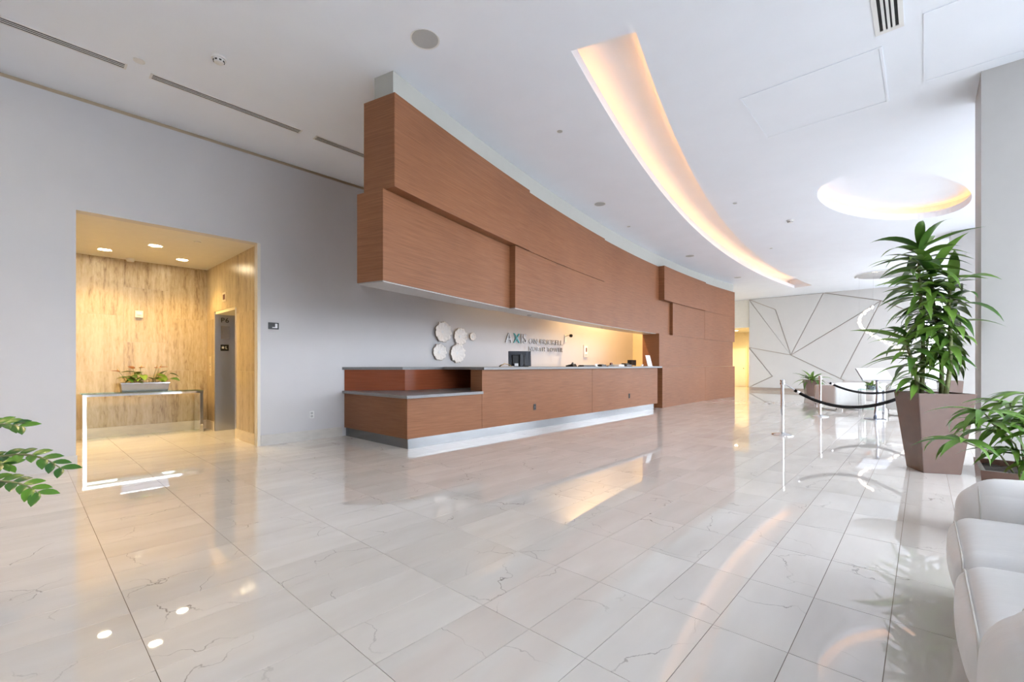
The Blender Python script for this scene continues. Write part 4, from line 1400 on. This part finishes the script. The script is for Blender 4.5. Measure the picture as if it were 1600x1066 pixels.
ZB_ = Vector(zz.location)
P0 = Vector((0, 0, 0.0))
stems = [[P0, at_px(-60, 730, 1.97) - ZB_, at_px(-5, 714, 1.96) - ZB_, at_px(40, 709, 1.95) - ZB_, at_px(72, 717, 1.95) - ZB_, at_px(97, 733, 1.94) - ZB_],
         [P0, at_px(-70, 760, 1.90) - ZB_, at_px(-25, 752, 1.86) - ZB_, at_px(10, 752, 1.84) - ZB_, at_px(42, 758, 1.83) - ZB_, at_px(60, 771, 1.82) - ZB_],
         [P0, at_px(-80, 715, 2.0) - ZB_, at_px(-45, 672, 2.02) - ZB_, at_px(-15, 664, 2.03) - ZB_, at_px(12, 662, 2.04) - ZB_, at_px(32, 667, 2.05) - ZB_],
         [P0, at_px(-75, 745, 2.05) - ZB_, at_px(-45, 725, 2.08) - ZB_, at_px(-20, 722, 2.1) - ZB_, at_px(-2, 724, 2.1) - ZB_, at_px(14, 727, 2.12) - ZB_],
         [P0, Vector((0.05, 0.0, 0.2)), Vector((0.08, 0.03, 0.36)), Vector((0.12, 0.05, 0.48)), Vector((0.17, 0.07, 0.56)), Vector((0.23, 0.09, 0.58))],
         [P0, Vector((-0.06, -0.04, 0.2)), Vector((-0.13, -0.1, 0.36)), Vector((-0.2, -0.16, 0.46)), Vector((-0.28, -0.2, 0.5)), Vector((-0.36, -0.22, 0.5))],
         [P0, Vector((0.02, -0.08, 0.2)), Vector((0.05, -0.16, 0.36)), Vector((0.1, -0.24, 0.46)), Vector((0.14, -0.3, 0.5)), Vector((0.18, -0.36, 0.5))]]
camv = Vector((0, 0, 1.2))
for pts in stems:
    fine = []
    for k in range(5):
        for q in range(3):
            fine.append(pts[k].lerp(pts[k + 1], q / 3))
    fine.append(pts[-1])
    for _ in range(2):
        fine = [fine[0]] + [(fine[k - 1] + fine[k] * 2 + fine[k + 1]) / 4 for k in range(1, len(fine) - 1)] + [fine[-1]]
    nf = len(fine)
    fr = tube('frond_stem', [tuple(p) for p in fine], [0.010 - 0.008 * k / (nf - 1) for k in range(nf)], M['cane'], zz, segs=6, local=True)
    for k in range(7):
        t = 0.34 + 0.64 * k / 6
        i = min(nf - 2, int(t * (nf - 1))); f = t * (nf - 1) - i
        p = fine[i].lerp(fine[i + 1], f)
        tg = (fine[i + 1] - fine[i]).normalized()
        vw = (camv - (p + ZB_)).normalized()
        nrm = (vw * 0.6 + Vector((0, 0, 1)) * 0.8).normalized()
        sd = nrm.cross(tg).normalized()
        for s_ in (-1, 1):
            xd = (tg * R.uniform(0.6, 0.9) + sd * s_ * 0.75 + nrm * 0.15).normalized()
            zd = (nrm - xd * nrm.dot(xd)).normalized()
            yd = zd.cross(xd)
            o_ = bpy.data.objects.new('leaflet', R.choice(lz))
            link(o_, fr); o_.location = p
            o_.rotation_euler = Matrix((xd, yd, zd)).transposed().to_euler()
            o_.scale = (R.uniform(0.8, 1.0),) * 3

# ------------------------------------------------------------------ far seating group


def armchair(x, y, rz, label):
    q = thing('white_armchair', (x, y, 0), label, 'armchair', 'white armchairs at the far end', rz)
    puff('seat', -0.38, 0.30, -0.30, 0.30, 0.16, 0.44, 0.05, M['leather'], q, n=8, local=True)
    puff('arm', -0.40, 0.40, -0.42, -0.29, 0.14, 0.66, 0.05, M['leather'], q, n=8, local=True)
    puff('arm', -0.40, 0.40, 0.29, 0.42, 0.14, 0.66, 0.05, M['leather'], q, n=8, local=True)
    puff('backrest', 0.24, 0.42, -0.42, 0.42, 0.14, 0.74, 0.06, M['leather'], q, n=8, local=True)
    for s in (-1, 1):
        tube('sled_leg', [(-0.36, s * 0.36, 0.14), (-0.36, s * 0.36, 0.014), (0.36, s * 0.36, 0.014), (0.36, s * 0.36, 0.14)], 0.014, M['chrome'], q, segs=8, local=True)


armchair(-1.68, 14.95, -0.80, 'white leather armchair seen from behind the rear rope')
armchair(-0.12, 14.15, 2.6, 'white leather armchair partly hidden by the tall planter')
armchair(-1.30, 17.2, -1.9, 'white leather armchair behind the glass side table')
gt = thing('glass_side_table', (-0.92, 13.80, 0), 'glass side table with slim chrome legs between white armchairs', 'table')
box('glass_top', -0.24, 0.24, -0.24, 0.24, 0.60, 0.615, M['tglass'], gt, local=True)
for sx in (-1, 1):
    for sy in (-1, 1):
        box('leg', sx * 0.22 - 0.012, sx * 0.22 + 0.012, sy * 0.22 - 0.012, sy * 0.22 + 0.012, 0, 0.60, M['chrome'], gt, local=True)
box('glass_shelf', -0.21, 0.21, -0.21, 0.21, 0.14, 0.15, M['tglass'], gt, local=True)


def small_plant(loc, n_, L, W, m, label, flowers=0, pot_=None, name='leafy_plant', up=(0.2, 1.1)):
    q = thing(name, loc, label, 'plant')
    lm = [leafmesh('leaf', L, W, dd, m, n=5, fold=0.3) for dd in (0.8, 1.3)]
    for k in range(n_):
        put_leaf(R.choice(lm), 'leaf', q, (R.uniform(-0.04, 0.04), R.uniform(-0.04, 0.04), 0.0), k * 2.4, R.uniform(*up), R.uniform(-0.3, 0.3), R.uniform(0.7, 1.1))
    for k in range(flowers):
        a = k * 2.1
        put_leaf(lsp, 'flower', q, (0.10 * math.cos(a), 0.10 * math.sin(a), L * 0.7), a, 0.5)
    return q


gp = thing('glass_table_pot', (-0.92, 13.80, 0.615), 'low silver pot on the glass side table', 'planter')
lathe('pot', [(0.08, 0), (0.12, 0.10), (0.11, 0.10), (0.10, 0.07), (0.0, 0.075)], M['silver'], gp, local=True, segs=20)
small_plant((-0.92, 13.80, 0.685), 26, 0.30, 0.06, M['leafa'], 'green plant with coral flowers on the glass side table', 4)
square_planter('small_planter', (-3.2, 20.7, 0), 0.4, 0.36, 0.50, 0.62, 'dark planter standing before the panelled far wall')
small_plant((-3.2, 20.7, 0.57), 34, 0.72, 0.11, M['leafd'], 'bushy green plant in the dark planter by the far wall', 0, up=(0.1, 1.2))
square_planter('back_planter', (0.42, 15.6 - 2.0, 0), 0.2, 0.26, 0.36, 0.86, 'dark planter far behind the dracaena next to the window')
q = small_plant((0.42, 13.6, 0.82), 10, 0.35, 0.06, M['leafd'], 'sparse leaves on a thin stem in the rear planter', 0)
tube('stem', [(0, 0, -0.02), (0.01, 0, 0.4), (0, 0.01, 0.85)], 0.012, M['cane'], q, segs=6, local=True)
for ch in q.children:
    if ch.name.startswith('leaf'):
        ch.location.z += 0.8

# ------------------------------------------------------------------ spiral crystal chandelier
ch_ = thing('spiral_chandelier', (-0.92, 19.9, CEIL), 'spiral chandelier of small glowing crystals hanging from a round plate', 'chandelier')
lathe('ceiling_plate', [(0.0, -0.05), (0.82, -0.05), (0.85, -0.03), (0.85, 0.0)], M['chrome'], ch_, local=True, segs=40)
cme = bpy.data.meshes.new('crystal')
cme.from_pydata([(0, 0, 0.050), (0.040, 0, 0), (0, 0.040, 0), (-0.040, 0, 0), (0, -0.040, 0), (0, 0, -0.050)], [], [(0, 1, 2), (0, 2, 3), (0, 3, 4), (0, 4, 1), (5, 2, 1), (5, 3, 2), (5, 4, 3), (5, 1, 4)])
cme.materials.append(M['crystal'])
NB = 52
for k in range(NB):
    t = k / (NB - 1)
    ph = math.radians(80 + 240 * t)
    pl_ = rtv * math.cos(ph) * 0.74 + fwv * math.sin(ph) * 0.74
    p = Vector((pl_.x, pl_.y, -1.05 - t * 2.15))
    o_ = bpy.data.objects.new('crystal', cme)
    link(o_, ch_); o_.location = p + Vector((R.uniform(-0.03, 0.03), R.uniform(-0.03, 0.03), 0))
    if k % 13 == 0:
        tube('wire', [(p.x, p.y, -0.05), tuple(p)], 0.0010, M['steel'], ch_, segs=4, local=True)
